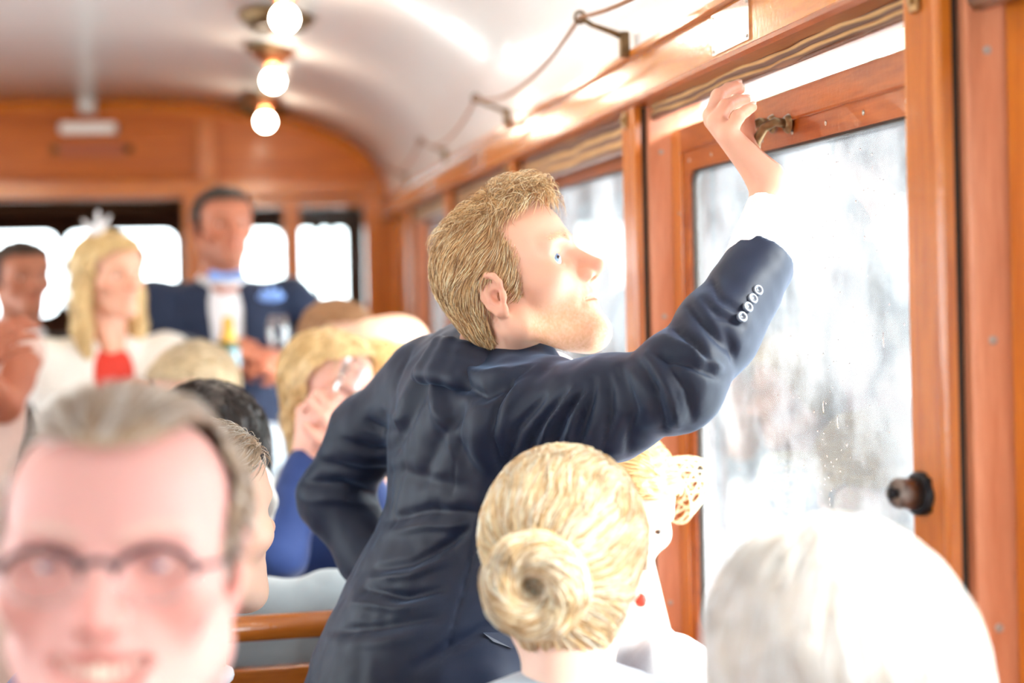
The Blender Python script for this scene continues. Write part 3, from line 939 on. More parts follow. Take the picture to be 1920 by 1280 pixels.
def relax(V, Q, it=2, f=0.5):
    """Laplacian smoothing"""
    for _ in range(it):
        S = np.zeros_like(V); C = np.zeros(len(V))
        for i in range(4):
            j = Q[:, (i + 1) % 4]
            np.add.at(S, Q[:, i], V[j]); np.add.at(C, Q[:, i], 1)
            np.add.at(S, j, V[Q[:, i]]); np.add.at(C, j, 1)
        V = V + f * (S / np.maximum(C, 1)[:, None] - V)
    return V
def vnoise(P, scale, seed=0, octaves=2):
    """smooth value noise in -1..1"""
    P = np.asarray(P, float) * scale
    out = np.zeros(len(P)); amp = 1.0
    for o in range(octaves):
        i = np.floor(P).astype(np.int64); f = P - i
        f = f * f * (3 - 2 * f)
        r = np.zeros(len(P))
        for a in (0, 1):
            for b in (0, 1):
                for c in (0, 1):
                    hsh = ((i[:, 0] + a) * 73856093) ^ ((i[:, 1] + b) * 19349663) ^ ((i[:, 2] + c) * 83492791) ^ (seed * 2654435761 & 0x7fffffff)
                    hsh = (hsh ^ (hsh >> 13)) * 1274126177
                    w = (hsh & 0xffff) / 65535.0 * 2 - 1
                    r += w * np.where(a, f[:, 0], 1 - f[:, 0]) * np.where(b, f[:, 1], 1 - f[:, 1]) * np.where(c, f[:, 2], 1 - f[:, 2])
        out += r * amp
        amp *= 0.5; P = P * 2.03 + 11.7
    return out
def merge(parts):
    V, Q, C, o = [], [], [], 0
    for p in parts:
        V.append(p[0]); Q.append(p[1] + o); C.append(p[2]); o += len(p[0])
    return np.concatenate(V), np.concatenate(Q), np.concatenate(C)

# ------------------------------------------------------------------ materials of people
attr_mat('skin', rough=0.5, sss=0.25, spec=0.4, bump=0.05, bscale=500)
attr_mat('hair_strands', rough=0.42, spec=0.5)
attr_mat('hair_mass', rough=0.6, spec=0.3)
plain('eye_white', srgb(238, 234, 230), rough=0.15, coat=0.6)
plain('iris_blue', srgb(120, 156, 190), rough=0.1, coat=1.0, noise=0.4, nscale=700)
plain('iris_brown', srgb(92, 66, 46), rough=0.1, coat=1.0)
plain('pupil_black', srgb(10, 10, 12), rough=0.05, coat=1.0)
plain('tooth', srgb(238, 226, 206), rough=0.25)
plain('mouth_dark', srgb(90, 30, 28), rough=0.5)
def cloth(name, col, rough=0.8, sheen=0.3, weave=1500.0, bump=0.15):
    m, nt, bs = new_mat(name)
    tc = node(nt, 'ShaderNodeTexCoord')
    n1 = node(nt, 'ShaderNodeTexNoise', Scale=weave, Detail=2.0)
    nt.links.new(tc.outputs['Object'], n1.inputs['Vector'])
    a = tuple(c * 0.86 for c in col[:3]) + (1,)
    b = tuple(min(1, c * 1.12) for c in col[:3]) + (1,)
    rp = ramp(nt, n1.outputs['Fac'], [(0.3, a), (0.7, b)])
    nt.links.new(rp.outputs[0], bs.inputs['Base Color'])
    bs.inputs['Roughness'].default_value = rough
    bs.inputs['Sheen Weight'].default_value = sheen
    bs.inputs['Sheen Roughness'].default_value = 0.4
    bs.inputs['Specular IOR Level'].default_value = 0.35
    bp = node(nt, 'ShaderNodeBump', Strength=bump, Distance=0.0006)
    nt.links.new(n1.outputs['Fac'], bp.inputs['Height'])
    nt.links.new(bp.outputs[0], bs.inputs['Normal'])
    return m
cloth('navy_wool', srgb(17, 26, 47), 0.54, 0.22)
MATS['navy_wool'].node_tree.nodes['Principled BSDF'].inputs['Sheen Tint'].default_value = (0.45, 0.65, 1.0, 1)
cloth('navy_lining', srgb(30, 36, 52), 0.8, 0.1)
cloth('white_cotton', srgb(240, 238, 240), 0.8, 0.1)
cloth('ivory_cloth', srgb(250, 245, 236), 0.8, 0.2)
cloth('red_silk', srgb(226, 60, 44), 0.5, 0.2)
cloth('black_wool', srgb(26, 25, 28), 0.7, 0.2)
cloth('royal_blue_wool', srgb(36, 58, 112), 0.75, 0.3)
cloth('blue_navy_wool', srgb(28, 40, 66), 0.75, 0.3)
cloth('grey_blue_cloth', srgb(176, 190, 204), 0.8, 0.3)
cloth('grey_wool', srgb(150, 160, 166), 0.85, 0.3)
cloth('pale_blue_satin', srgb(132, 172, 244), 0.4, 0.2)
cloth('blush_cloth', srgb(226, 196, 184), 0.7, 0.2)
cloth('stocking', srgb(196, 150, 126), 0.6, 0.2)
cloth('brown_trouser', srgb(70, 64, 60), 0.8, 0.2)
plain('shoe_leather', srgb(28, 22, 20), rough=0.3, coat=0.4)
plain('button_horn', srgb(96, 104, 118), rough=0.25, coat=0.6)
plain('spectacle_frame', srgb(36, 30, 46), rough=0.25, coat=0.5)
plain('gold', srgb(230, 190, 110), rough=0.25, metal=1.0)
plain('pearl', srgb(240, 236, 226), rough=0.15, coat=1.0)
m, nt, bs = new_mat('spectacle_lens')
nt.nodes.remove(bs)
_tr = node(nt, 'ShaderNodeBsdfTransparent'); _gl = node(nt, 'ShaderNodeBsdfGlossy'); _mx = node(nt, 'ShaderNodeMixShader')
_gl.inputs['Roughness'].default_value = 0.02
_mx.inputs[0].default_value = 0.02
nt.links.new(_tr.outputs[0], _mx.inputs[1]); nt.links.new(_gl.outputs[0], _mx.inputs[2]); nt.links.new(_mx.outputs[0], nt.nodes['Material Output'].inputs['Surface'])

# ------------------------------------------------------------------ heads (ear canal line = origin, face towards +Y, its own right = +X)
def head_blend(nose=1.0, jaw=1.0, smile=0.0, open_=0.0, chin=1.0, lids=1.0, neck_to=(0, -0.045, -0.17), neck_r=(0.054, 0.060), fine=True, fat=0.0, ear=0.85, grin=0.0, eye_w=1.0):
    b = Blend()
    b.ell((0, 0.006, 0.040), (0.071, 0.084, 0.068), 0.03)
    b.ell((0, -0.028, 0.032), (0.068, 0.055, 0.062), 0.03)
    b.ell((0, 0.050, 0.054), (0.061, 0.053, 0.049), 0.03)
    b.ell((0, 0.052, -0.006), (0.057 + fat, 0.050, 0.062), 0.03)
    for s in (1, -1):
        b.cone((s * (0.049 * jaw + fat), 0.008, -0.046), (s * (0.018 + fat * .6), 0.084, -0.078 * chin), 0.019, 0.018, 0.030)
        b.ell((s * (0.046 + fat), 0.062 + 0.004 * smile, -0.006 + 0.006 * smile), (0.021, 0.026, 0.018 + 0.004 * smile), 0.020)
    b.cone((0, 0.060, -0.066), (0, 0.088, -0.074 * chin), 0.024, 0.022, 0.02)
    b.ell((0, 0.095, -0.078 * chin), (0.019, 0.017, 0.016), 0.014)
    b.ell((0, 0.081, -0.040), (0.031, 0.027, 0.030), 0.022)
    for s in (1, -1):
        b.cone((s * 0.012, 0.098, 0.036), (s * 0.044, 0.083, 0.038), 0.0085, 0.0075, 0.014)
        b.ell((s * 0.0325, 0.105, 0.017), (0.019, 0.018, 0.0115), 0.014, None, True)
    # nose
    n = nose
    b.cone((0, 0.095, 0.028), (0, 0.118 + 0.006 * n, -0.006), 0.0078, 0.0088, 0.010)
    b.ell((0, 0.121 + 0.004 * n, -0.010), (0.0098, 0.0105, 0.0088), 0.006)
    b.cone((0, 0.112, -0.012), (0, 0.100, -0.016), 0.012, 0.012, 0.008)
    for s in (1, -1):
        b.ell((s * 0.0122, 0.110, -0.0140), (0.0072, 0.0105, 0.0080), 0.004)
        if fine:
            b.ell((s * 0.0062, 0.1165, -0.0225), (0.0034, 0.0058, 0.0050), 0.003, None, True)
            b.cone((s * 0.021, 0.112, -0.020), (s * (0.034 + 0.006 * smile), 0.098, -0.046), 0.0015 + .0025 * smile, 0.001 + .002 * smile, 0.010, True)
    # mouth
    w = 0.021 + 0.009 * smile
    yb = 0.1035 - 0.004 * smile
    up = 0.004 * open_
    for s in (1, -1):
        b.cone((s * 0.003, yb + 0.0015, -0.0360 + up), (s * w, yb - 0.014, -0.0405 + 0.004 * smile + up * .4), 0.0058, 0.0026, 0.005)
        b.cone((0, yb, -0.0475 - up), (s * w * 0.85, yb - 0.012, -0.0435 + 0.004 * smile - up * .6), 0.0068, 0.0026, 0.005)
    if fine:
        hgt = 0.0010 + 0.0060 * open_
        for s in (1, -1):
            b.cone((0, yb + 0.010, -0.0418), (s * (w + 0.001), yb - 0.004, -0.0418 + 0.004 * smile), hgt, hgt * .55, 0.0025, True)
    if grin:
        for s in (1, -1):
            b.chain([(0, 0.108, -0.0470), (s * 0.015, 0.103, -0.0455), (s * 0.029, 0.088, -0.0380)], (0.0078 * grin, 0.0070 * grin, 0.003), 0.003, True)
    # eyes
    for s in (1, -1):
        b.ell((s * 0.0318, 0.0800, 0.0165), 0.0142, 0.005)
        if fine and lids > 0:
            b.ell((s * (0.0328 + 0.008 * (eye_w - 1)), 0.0960, 0.0160), (0.0134 * eye_w, 0.0115 * (0.5 + 0.5 * eye_w), 0.0050 * lids), 0.0018, rot(0, s * 6, 0), True)
    # ears
    for s in (1, -1):
        R = rot(0, 0, -s * 24)
        T = lambda p: np.array([s * 0.074, -0.004, 0]) + R @ (rot(-13) @ (ear * np.array([s * p[0], p[1], p[2]])))
        Rm = R @ rot(-13)
        b.ell(T((0.004, -0.012, 0.004)), (0.0045, 0.017 * ear, 0.029 * ear), 0.006, Rm)
        b.ell(T((0.003, 0.000, -0.024)), (0.0045, 0.009 * ear, 0.011 * ear), 0.006, Rm)
        arc = [(0.004, 0.004, 0.006), (0.007, 0.004, 0.020), (0.009, -0.004, 0.031), (0.010, -0.016, 0.034), (0.0105, -0.026, 0.027), (0.010, -0.031, 0.012), (0.009, -0.029, -0.004), (0.007, -0.022, -0.018), (0.005, -0.010, -0.029)]
        b.chain([T(q) for q in arc], [0.003, .0036, .0038, .0040, .0042, .0042, .004, .004, .0045], 0.003)
        if fine:
            b.ell(T((0.013, -0.006, -0.004)), (0.010, 0.0095 * ear, 0.013 * ear), 0.003, Rm, True)
            b.chain([T(q) for q in [(0.0075, -0.020, 0.019), (0.009, -0.0215, 0.006), (0.008, -0.018, -0.008), (0.006, -0.008, -0.017)]], [.0026, .003, .003, .003], 0.003)
            b.ell(T((0.004, 0.005, -0.004)), (0.005, 0.0042, 0.0070), 0.004, Rm)
    # neck
    b.cone((0, -0.016, -0.030), neck_to, neck_r[0], neck_r[1], 0.022)
    for s in (1, -1):
        b.cone((s * 0.052, -0.012, -0.040), (s * 0.018 + neck_to[0], neck_to[1] + 0.050, neck_to[2]), 0.013, 0.012, 0.024)
    return b

def skin_pigment(V, tone, red=0.35, stubble=None, lips=1.0, grey_brow=None, brow=None):
    """skin colour by place on the face: lips, cheeks, nose, ears, brows, beard shadow"""
    x, y, z = V.T
    base = np.array(lin(np.array(tone) / 255.0))
    C = np.tile(base, (len(V), 1))
    def blob(c, r):
        return np.exp(-(((V - np.array(c)) / np.array(r)) ** 2).sum(1))
    redc = base * np.array([1.02, 0.62, 0.55])
    m = 0.0
    for s in (1, -1):
        m = m + blob((s * 0.045, 0.07, -0.012), (0.025, 0.04, 0.02)) * 0.8 + blob((s * 0.08, -0.012, 0.0), (0.014, 0.03, 0.04)) * 0.9
    m = m + blob((0, 0.125, -0.010), (0.02, 0.02, 0.016))
    m = np.clip(m * red, 0, 1)[:, None]
    C = C * (1 - m) + redc * m
    lipc = base * np.array([0.92, 0.52, 0.50])
    lm = np.clip(np.maximum(blob((0, 0.104, -0.036), (0.021, 0.016, 0.0052)), blob((0, 0.103, -0.0475), (0.018, 0.016, 0.0062))) * 1.5 - 0.25, 0, 1)[:, None] * 0.8 * lips
    C = C * (1 - lm) + lipc * lm
    if stubble is not None:
        sc = np.array(lin(np.array(stubble) / 255.0))
        mk = np.clip((-(z + 0.018)) / 0.03, 0, 1) * np.clip((y - 0.004 + (-z) * 0.15) / 0.03, 0, 1) * np.clip((z + 0.115) / 0.02, 0, 1)
        mk = np.maximum(mk, np.clip(blob((0, 0.108, -0.027), (0.026, 0.02, 0.006)) * 1.2, 0, 1))
        mk = mk * (1 - lm[:, 0])
        nz = 0.5 + 0.5 * vnoise(V, 420, 3, 2)
        mk = (mk * (0.25 + 0.65 * nz))[:, None]
        C = C * (1 - mk) + sc * mk
    if brow is not None:
        bc = np.array(lin(np.array(brow) / 255.0))
        bm = 0.0
        for s in (1, -1):
            for t in np.linspace(0, 1, 7):
                bm = np.maximum(bm, blob((s * (0.014 + 0.034 * t), 0.10 - 0.016 * t * t, 0.036 + 0.006 * math.sin(t * 2.4)), (0.006, 0.012, 0.0042 - 0.0014 * t)))
        bm = np.clip(bm * 1.1 - 0.1, 0, 1)[:, None] * 0.85
        C = C * (1 - bm) + bc * bm
    return np.clip(C, 0, 1)

class Frame:
    """places a head: ear-line centre at p, face turned to yaw degrees (0 = +Y, -90 = +X), pitched up, rolled"""
    def __init__(s, p, yaw, pitch=0.0, roll=0.0, scale=1.0):
        s.zs = 1.0; s.p = np.array(p, float); s.R = rot(0, 0, yaw) @ rot(pitch, 0, 0) @ rot(0, roll, 0); s.k = scale
    def __call__(s, P):
        P = np.atleast_2d(np.array(P, float)).copy()
        P[:, 2] = np.where(P[:, 2] < 0, P[:, 2] * s.zs, P[:, 2])
        return s.p + s.k * (P @ s.R.T)
    def one(s, p):
        return s(p)[0]
    def inv(s, P):
        return ((np.atleast_2d(P) - s.p) @ s.R) / s.k

def eyes(fr, parent, iris='iris_blue', look=(0, 1, 0), lids=1.0):
    if lids <= 0:
        return
    for sd in (1, -1):
        c = np.array([sd * 0.0318, 0.0800, 0.0165])
        look_ = np.array(look, float); look_ /= np.linalg.norm(look_)
        M = np.array(Vector(look_).to_track_quat('Z', 'Y').to_matrix())
        def lat(r, a0, a1, n=10, lift=0.0):
            return [(r * math.sin(a), r * math.cos(a) + lift) for a in np.linspace(a0, a1, n)]
        mb = MB().lathe(lat(0.0122, 0.0, 3.1, 14), c, 18, M)
        o = link_mesh('eye', fr(np.array(mb.v)), mb.f, 'eye_white', parent, True)
        mb = MB().lathe(lat(0.01232, 0.0, 0.50, 6), c, 18, M)
        link_mesh('iris', fr(np.array(mb.v)), mb.f, iris, o, True)
        mb = MB().lathe(lat(0.01242, 0.0, 0.20, 4), c, 14, M)
        link_mesh('pupil', fr(np.array(mb.v)), mb.f, 'pupil_black', o, True)

def strands(roots, flow, surf, seg, step, lift, width, cols, jit=0.25, seed=1, lenvar=0.5, taper=True, sides=3):
    """thin tapered hairs that start at roots and follow flow() over the surface surf"""
    r = np.random.default_rng(seed)
    n = len(roots)
    P = roots.copy()
    pts = [P.copy()]
    L = (1 - lenvar + lenvar * r.random(n))[:, None]
    J = r.normal(0, jit, (n, 3))
    lf = lift[0] + (lift[1] - lift[0]) * r.random(n)
    for i in range(seg):
        g = surf.grad(P)
        d = flow(P) + J * (0.4 + 0.6 * i / seg)
        d -= g * (d * g).sum(1, keepdims=True)
        d /= np.linalg.norm(d, axis=1, keepdims=True) + 1e-9
        P = P + d * step * L
        D = surf.at(P)
        tgt = lf * math.sin(math.pi * min(1.0, (i + 1) / seg * 0.85))
        P = P + g * (tgt - D)[:, None] * 0.8
        pts.append(P.copy())
    A = np.stack(pts, 1)                              # n, seg+1, 3
    T = np.gradient(A, axis=1)
    T /= np.linalg.norm(T, axis=2, keepdims=True) + 1e-9
    ref = np.array([0.31, 0.21, 0.93])
    a = np.cross(T, ref); a /= np.linalg.norm(a, axis=2, keepdims=True) + 1e-9
    b = np.cross(T, a)
    w = width * (0.6 + 0.8 * r.random(n))[:, None, None]
    prof = np.linspace(0, 1, seg + 1)
    pr = (1 - prof ** 2.2 * 0.92) if taper else np.ones(seg + 1)
    pr = pr[None, :, None]
    rings = [A + w * pr * (math.cos(2 * math.pi * q / sides) * a + math.sin(2 * math.pi * q / sides) * b) for q in range(sides)]
    V = np.stack(rings, 2).reshape(-1, 3)             # n, seg+1, sides
    base = (np.arange(n)[:, None, None] * (seg + 1) + np.arange(seg)[None, :, None]) * sides
    qd = np.arange(sides)[None, None, :]
    q1 = (qd + 1) % sides
    Q = np.stack([base + qd, base + q1, base + sides + q1, base + sides + qd], -1).reshape(-1, 4)
    ci = cols[r.integers(0, len(cols), n)] * (0.85 + 0.3 * r.random((n, 1)))
    C = np.repeat(np.clip(ci, 0, 1), (seg + 1) * sides, 0)
    return V, Q, C
def pal(*cs):
    return np.array([lin(np.array(c) / 255.0) for c in cs])
def sample(V, Q, mask, n, seed=0):
    r = np.random.default_rng(seed)
    c = V[Q].mean(1)
    ok = mask(c)
    Qk = Q[ok]
    if len(Qk) == 0:
        return np.zeros((0, 3))
    ar = np.linalg.norm(np.cross(V[Qk[:, 2]] - V[Qk[:, 0]], V[Qk[:, 3]] - V[Qk[:, 1]]), axis=1)
    pick = r.choice(len(Qk), n, p=ar / ar.sum())
    w = r.dirichlet((1, 1, 1, 1), n)
    return (V[Qk[pick]] * w[:, :, None]).sum(1)
def keep_faces(V, Q, mask):
    ok = mask(V[Q].mean(1))
    return V, Q[ok]

def bridge(V, Q, C, pa, pb, path, r=0.03):
    """join two islands of one body through the sleeve: a four-sided limb from the face nearest pa to the face nearest pb"""
    c = V[Q].mean(1)
    ia, ib = int(np.argmin(((c - pa) ** 2).sum(1))), int(np.argmin(((c - pb) ** 2).sum(1)))
    qa, qb = Q[ia], Q[ib][::-1]
    pts = [np.array(p, float) for p in path]
    rings = []
    o = len(V)
    full = [V[qa].mean(0)] + pts + [V[qb].mean(0)]
    newV = []
    prev = V[qa] - full[0]
    for i, p in enumerate(pts):
        t = full[i + 2] - full[i]
        t /= np.linalg.norm(t) + 1e-9
        off = prev - (prev @ t)[:, None] * t
        off = off / (np.linalg.norm(off, axis=1, keepdims=True) + 1e-9) * r
        newV.append(p + off)
        rings.append(np.arange(4) + o + 4 * i)
        prev = off
    # rotate the last loop to match
    off = V[qb] - full[-1]
    best = max(range(4), key=lambda k: (np.roll(off, -k, 0) * prev).sum())
    rings = [qa] + rings + [np.roll(qb, -best)]
    nq = []
    for a, b in zip(rings[:-1], rings[1:]):
        for k in range(4):
            nq.append((a[k], a[(k + 1) % 4], b[(k + 1) % 4], b[k]))
    keep = np.ones(len(Q), bool); keep[[ia, ib]] = False
    V = np.concatenate([V] + newV)
    C = np.concatenate([C, np.tile(C[0], (4 * len(pts), 1))])
    return V, np.concatenate([Q[keep], np.array(nq)]), C
# ================================================================== the standing man who reaches for the window
def hit(bl, u, v, y0, y1, n=240):
    """first point of the volume met by a sight line"""
    d = sight(u, v)
    ys = np.linspace(y0, y1, n)
    P = CAM + d[None, :] * (ys / d[1])[:, None]
    D = bl.at(P)
    i = np.argmax(D < 0)
    return P[i]
def folds(V, N, items, near=None):
    """raise ridges and press valleys into cloth along drawn lines, on the side of the cloth where they lie"""
    view = V - CAM
    view /= np.linalg.norm(view, axis=1, keepdims=True)
    face = np.clip(-(N * view).sum(1) * 2.2, 0, 1)
    uv = to_px(V)
    disp = np.zeros(len(V))
    for line, amp, wid in items:
        pts = np.array(line, float)
        best = np.full(len(V), 1e9); tpar = np.zeros(len(V))
        seg = len(pts) - 1
        for i in range(seg):
            a, b = pts[i], pts[i + 1]
            d = b - a
            t = np.clip(((uv - a) @ d) / (d @ d), 0, 1)
            dist = np.linalg.norm(uv - a - t[:, None] * d, axis=1)
            m = dist < best
            best[m] = dist[m]; tpar[m] = (i + t[m]) / seg
        end = np.sin(np.clip(tpar * 0.9 + 0.05, 0, 1) * math.pi) ** 0.5
        disp += 1.2 * amp * np.exp(-(best / wid) ** 2) * end
    return V + N * (disp * face)[:, None]

YAWB = -69
Rb = rot(0, 0, YAWB)
fm = Frame(at(938, 556, 1.80), -111, 20, 1, 1.04)
def squash(P):
    """a short skull: everything behind the cheek moves forward"""
    P = np.array(P, float)
    t = np.clip((0.062 - P[:, 1]) / 0.062, 0, 1)
    P[:, 1] += 0.020 * t * t * (3 - 2 * t)
    return P
foot = (float(at(800, 1200, 1.86)[0]), 1.86, 0.0)
man = empty('person', foot, label='blond man in a navy suit standing and reaching up to the window', category='person')

# --- head, neck and hands: one body
nb = at(915, 705, 1.845)
hb_ = head_blend(nose=1.0, jaw=1.05, smile=0.0, open_=0.35, chin=1.06, lids=1.6, eye_w=1.2, neck_to=tuple(fm.inv(nb)[0] + np.array((0, -0.016, 0))), neck_r=(0.049, 0.057), ear=0.74)
V, Q = hb_.mesh(0.0017)
V = relax(V, Q, 1, 0.4)
Cc = skin_pigment(V, (230, 178, 152), 0.34, stubble=(206, 150, 108), brow=(236, 194, 160))
headp = (fm(squash(V)), Q, Cc)
W = at(1446, 352, 1.65)
cuff_in = at(1424, 480, 1.606)
hand = Blend()
mcp = [at(1337, 226, 1.704), at(1335, 216, 1.684), at(1344, 229, 1.662), at(1366, 253, 1.643)]
pip = [at(1351, 181, 1.736), at(1347, 180, 1.709), at(1361, 199, 1.676), at(1383, 220, 1.644)]
dip = [at(1370, 166, 1.752), at(1366, 167, 1.720), at(1381, 189, 1.690), at(1398, 208, 1.655)]
tip = [at(1388, 168, 1.758), at(1383, 160, 1.724), at(1398, 187, 1.696), at(1410, 201, 1.661)]
rr = [(0.0105, 0.0088, 0.0078, 0.0068), (0.0108, 0.0090, 0.0080, 0.0070), (0.0105, 0.0088, 0.0078, 0.0068), (0.0095, 0.0080, 0.0071, 0.0063)]
hand.cone(cuff_in, W, 0.030, 0.0235, 0.01)
wl_ = [W + np.array(o) for o in ((0.004, 0.018, 0.004), (0.0, 0.008, 0.004), (-0.002, -0.002, 0.002), (0.0, -0.012, 0.0))]
for w0, a in zip(wl_, mcp):
    hand.cone(w0, a, 0.0165, 0.0118, 0.016)
for a, b, c, d, r in zip(mcp, pip, dip, tip, rr):
    hand.chain([a, b, c, d], r, 0.0025)
    hand.ell(b, r[1] * 1.06, 0.002)
tb = W + np.array((0.012, 0.030, 0.018))
hand.chain([tb, at(1400, 285, 1.73), at(1398, 245, 1.755), at(1404, 215, 1.765)], (0.017, 0.0135, 0.0105, 0.008), 0.012)
V, Q = hand.mesh(0.0016)
V = relax(V, Q, 1, 0.4)
sk = np.array(lin(np.array((226, 172, 146)) / 255.0))
Ch = np.tile(sk, (len(V), 1))
for t_ in tip + pip:
    m_ = np.exp(-(np.linalg.norm(V - t_, axis=1) / 0.012) ** 2)[:, None] * 0.45
    Ch = Ch * (1 - m_) + sk * np.array([1.0, 0.62, 0.55]) * m_
handp = (V, Q, Ch)
# nails of the two nearest fingers are proud of the tips; other hand on the hip
lw = at(770, 1116, 1.985)
lh = Blend()
lh.cone(at(748, 1090, 2.0), lw, 0.026, 0.024, 0.01)
fd = np.array((0.06, -0.02, -0.07))
for i in range(4):
    o = np.array((0.0, 0.0, 0.0)) + Rb @ np.array((0.018 * (i - 1.5), 0, 0))
    lh.chain([lw + o * .5, lw + o + fd * 0.8, lw + o * 1.1 + fd * 1.3, lw + o * 1.1 + fd * 1.6], (0.016, 0.0115, 0.0095, 0.0075), 0.008)
V, Q = lh.mesh(0.004)
bodyV, bodyQ, bodyC = merge([headp, handp, (V, Q, np.tile(sk, (len(V), 1)))])
bodyV, bodyQ, bodyC = bridge(bodyV, bodyQ, bodyC, nb + (0.03, -0.01, -0.06), cuff_in + (cuff_in - W) * 0.3, [at(960, 790, 1.76), at(1130, 790, 1.63), at(1280, 735, 1.545), at(1370, 600, 1.575)])
bodyV, bodyQ, bodyC = bridge(bodyV, bodyQ, bodyC, nb + (-0.03, 0.02, -0.06), at(728, 1072, 2.01), [at(830, 760, 1.95), at(710, 830, 2.04), at(628, 930, 2.09)])
plain('nail_pink', srgb(240, 196, 178), rough=0.25, coat=0.4)
for d_, t_, r_ in zip(dip, tip, rr):
    ax_ = (t_ - d_) / np.linalg.norm(t_ - d_)
    nn_ = np.array((-0.25, -0.45, 0.85)); nn_ = nn_ - ax_ * float(nn_ @ ax_); nn_ /= np.linalg.norm(nn_)
    Rn = np.stack([np.cross(ax_, nn_), ax_, nn_], 1)
    V, Q = Blend().ell(t_ + nn_ * r_[3] * 0.62 + ax_ * 0.001, (r_[3] * 0.72, 0.0062, 0.0030), 0.002, Rn).mesh(0.0011)
    link_mesh('fingernail', V, Q, 'nail_pink', man, True)
body = link_mesh('body', bodyV, bodyQ, 'skin', man, True, bodyC)
eyes(fm, man, 'iris_blue', (0.62, 1.0, 0.10))
# teeth glimpsed between the lips
mb = MB()
for i in range(-4, 5):
    a = i * 0.0058
    mb.box(a - 0.0026, a + 0.0026, 0.0925 - abs(a) * 0.45, 0.0965 - abs(a) * 0.45, -0.0425, -0.0335, 0.001)
link_mesh('teeth', fm(np.array(mb.v)), mb.f, 'tooth', man)

# --- hair
def hair_edge(c):
    """True where the blond hair grows"""
    x, y, z = c.T
    H = np.interp(z, [-0.03, -0.008, 0.0, 0.02, 0.037, 0.055, 0.070, 0.080, 0.088, 0.096, 0.104], [0.018, 0.020, 0.024, 0.036, 0.044, 0.040, 0.032, 0.036, 0.066, 0.098, 0.14])
    B = np.interp(y, [-0.09, -0.05, -0.036, -0.028, 0.004, 0.012], [-0.064, -0.062, -0.040, 0.020, 0.028, -0.010])
    return (y < H) & (z > B)
hm = Blend()
hm.ell((0, 0.004, 0.042), (0.0765, 0.0870, 0.0710), 0.03)
hm.ell((0, -0.030, 0.032), (0.0720, 0.0560, 0.0620), 0.03)
hm.ell((0, 0.050, 0.062), (0.0640, 0.0555, 0.0560), 0.03)
hm.ell((0, -0.040, -0.020), (0.0560, 0.0330, 0.0500), 0.03)
hm.ell((0, 0.058, 0.101), (0.0460, 0.0460, 0.0220), 0.02)
hm.ell((0, 0.035, 0.098), (0.0500, 0.0480, 0.0180), 0.02)
hm.ell((0, 0.052, -0.006), (0.0585, 0.050, 0.062), 0.03)
V, Q = hm.mesh(0.003)
shr = lambda c: hair_edge(c + np.array((0, 0.007, -0.006)))
Vc, Qc = keep_faces(V, Q, shr)
hcols = pal((250, 220, 172), (238, 198, 144), (222, 178, 122), (254, 234, 196), (184, 138, 90), (160, 116, 74))
massC = np.tile(pal((206, 162, 110))[0], (len(Vc), 1)) * (1 + 0.2 * vnoise(Vc * (1, 1, 1), 150, 4, 2))[:, None]
roots = sample(V, Q, hair_edge, 9000, 3)
def comb(P):
    x, y, z = P.T
    d = np.zeros_like(P)
    top = np.clip((z - 0.085) / 0.03, 0, 1)
    frt = np.clip((y - 0.0) / 0.05, 0, 1)
    d[:, 0] = np.sign(x) * 0.10 + 0.3 * top * frt
    d[:, 1] = -0.70 * (1 - top) + top * (0.75 * frt - 0.5 * (1 - frt))
    d[:, 2] = -0.60 * (1 - top) + 0.25 * top * frt - 0.25 * top * (1 - frt)
    low = np.clip((0.03 - z) / 0.05, 0, 1) * (y < 0)
    d[:, 1] = d[:, 1] * (1 - low) - 0.15 * low
    d[:, 2] -= 0.5 * low
    d += 0.22 * np.stack([vnoise(P, 55, 5, 1), vnoise(P, 55, 6, 1), vnoise(P, 55, 7, 1)], 1)
    return d
base_s = strands(roots, comb, hm, 6, 0.0052, (0.0008, 0.0045), 0.00050, hcols, 0.16, 4, 0.5)
tq = roots[(roots[:, 2] > 0.095)][:1500]
quiff = strands(tq, comb, hm, 7, 0.0060, (0.004, 0.014), 0.00040, hcols, 0.42, 9, 0.6)
fuzz_r = sample(V, Q, lambda c: hair_edge(c - np.array((0, 0.008, 0))) & ~hair_edge(c + np.array((0, 0.006, 0))) & (c[:, 2] < 0.085), 900, 8)
fuzz = strands(fuzz_r, comb, hm, 4, 0.0034, (0.0, 0.001), 0.00028, hcols, 0.2, 14, 0.5)
hv, hq, hc = merge([(Vc, Qc, massC), base_s, quiff, fuzz])
link_mesh('hair', fm(squash(hv)), hq, 'hair_strands', man, True, hc)
# eyebrows
er = np.random.default_rng(2)
er_pts = []
for s in (1, -1):
    t_ = er.random(170)
    er_pts.append(np.stack([s * (0.013 + 0.036 * t_), 0.104 - 0.016 * t_ ** 2 + 0 * t_, 0.0365 + 0.006 * np.sin(t_ * 2.4) + er.normal(0, 0.0016, 170)], 1))
er_pts = np.concatenate(er_pts)
for _ in range(4):
    er_pts = er_pts - hb_.grad(er_pts) * hb_.at(er_pts)[:, None]
for er_side in (er_pts[:170], er_pts[170:]):
  bv, bq, bc = strands(er_side, lambda P: np.stack([np.sign(P[:, 0]) * 1.0, -0.3 + 0 * P[:, 0], 0.35 + 0 * P[:, 0]], 1), hb_, 3, 0.0026, (0.0006, 0.0016), 0.00026, pal((248, 220, 184), (240, 206, 166)), 0.2, 3)
  link_mesh('eyebrow', fm(bv), bq, 'hair_strands', man, True, bc)

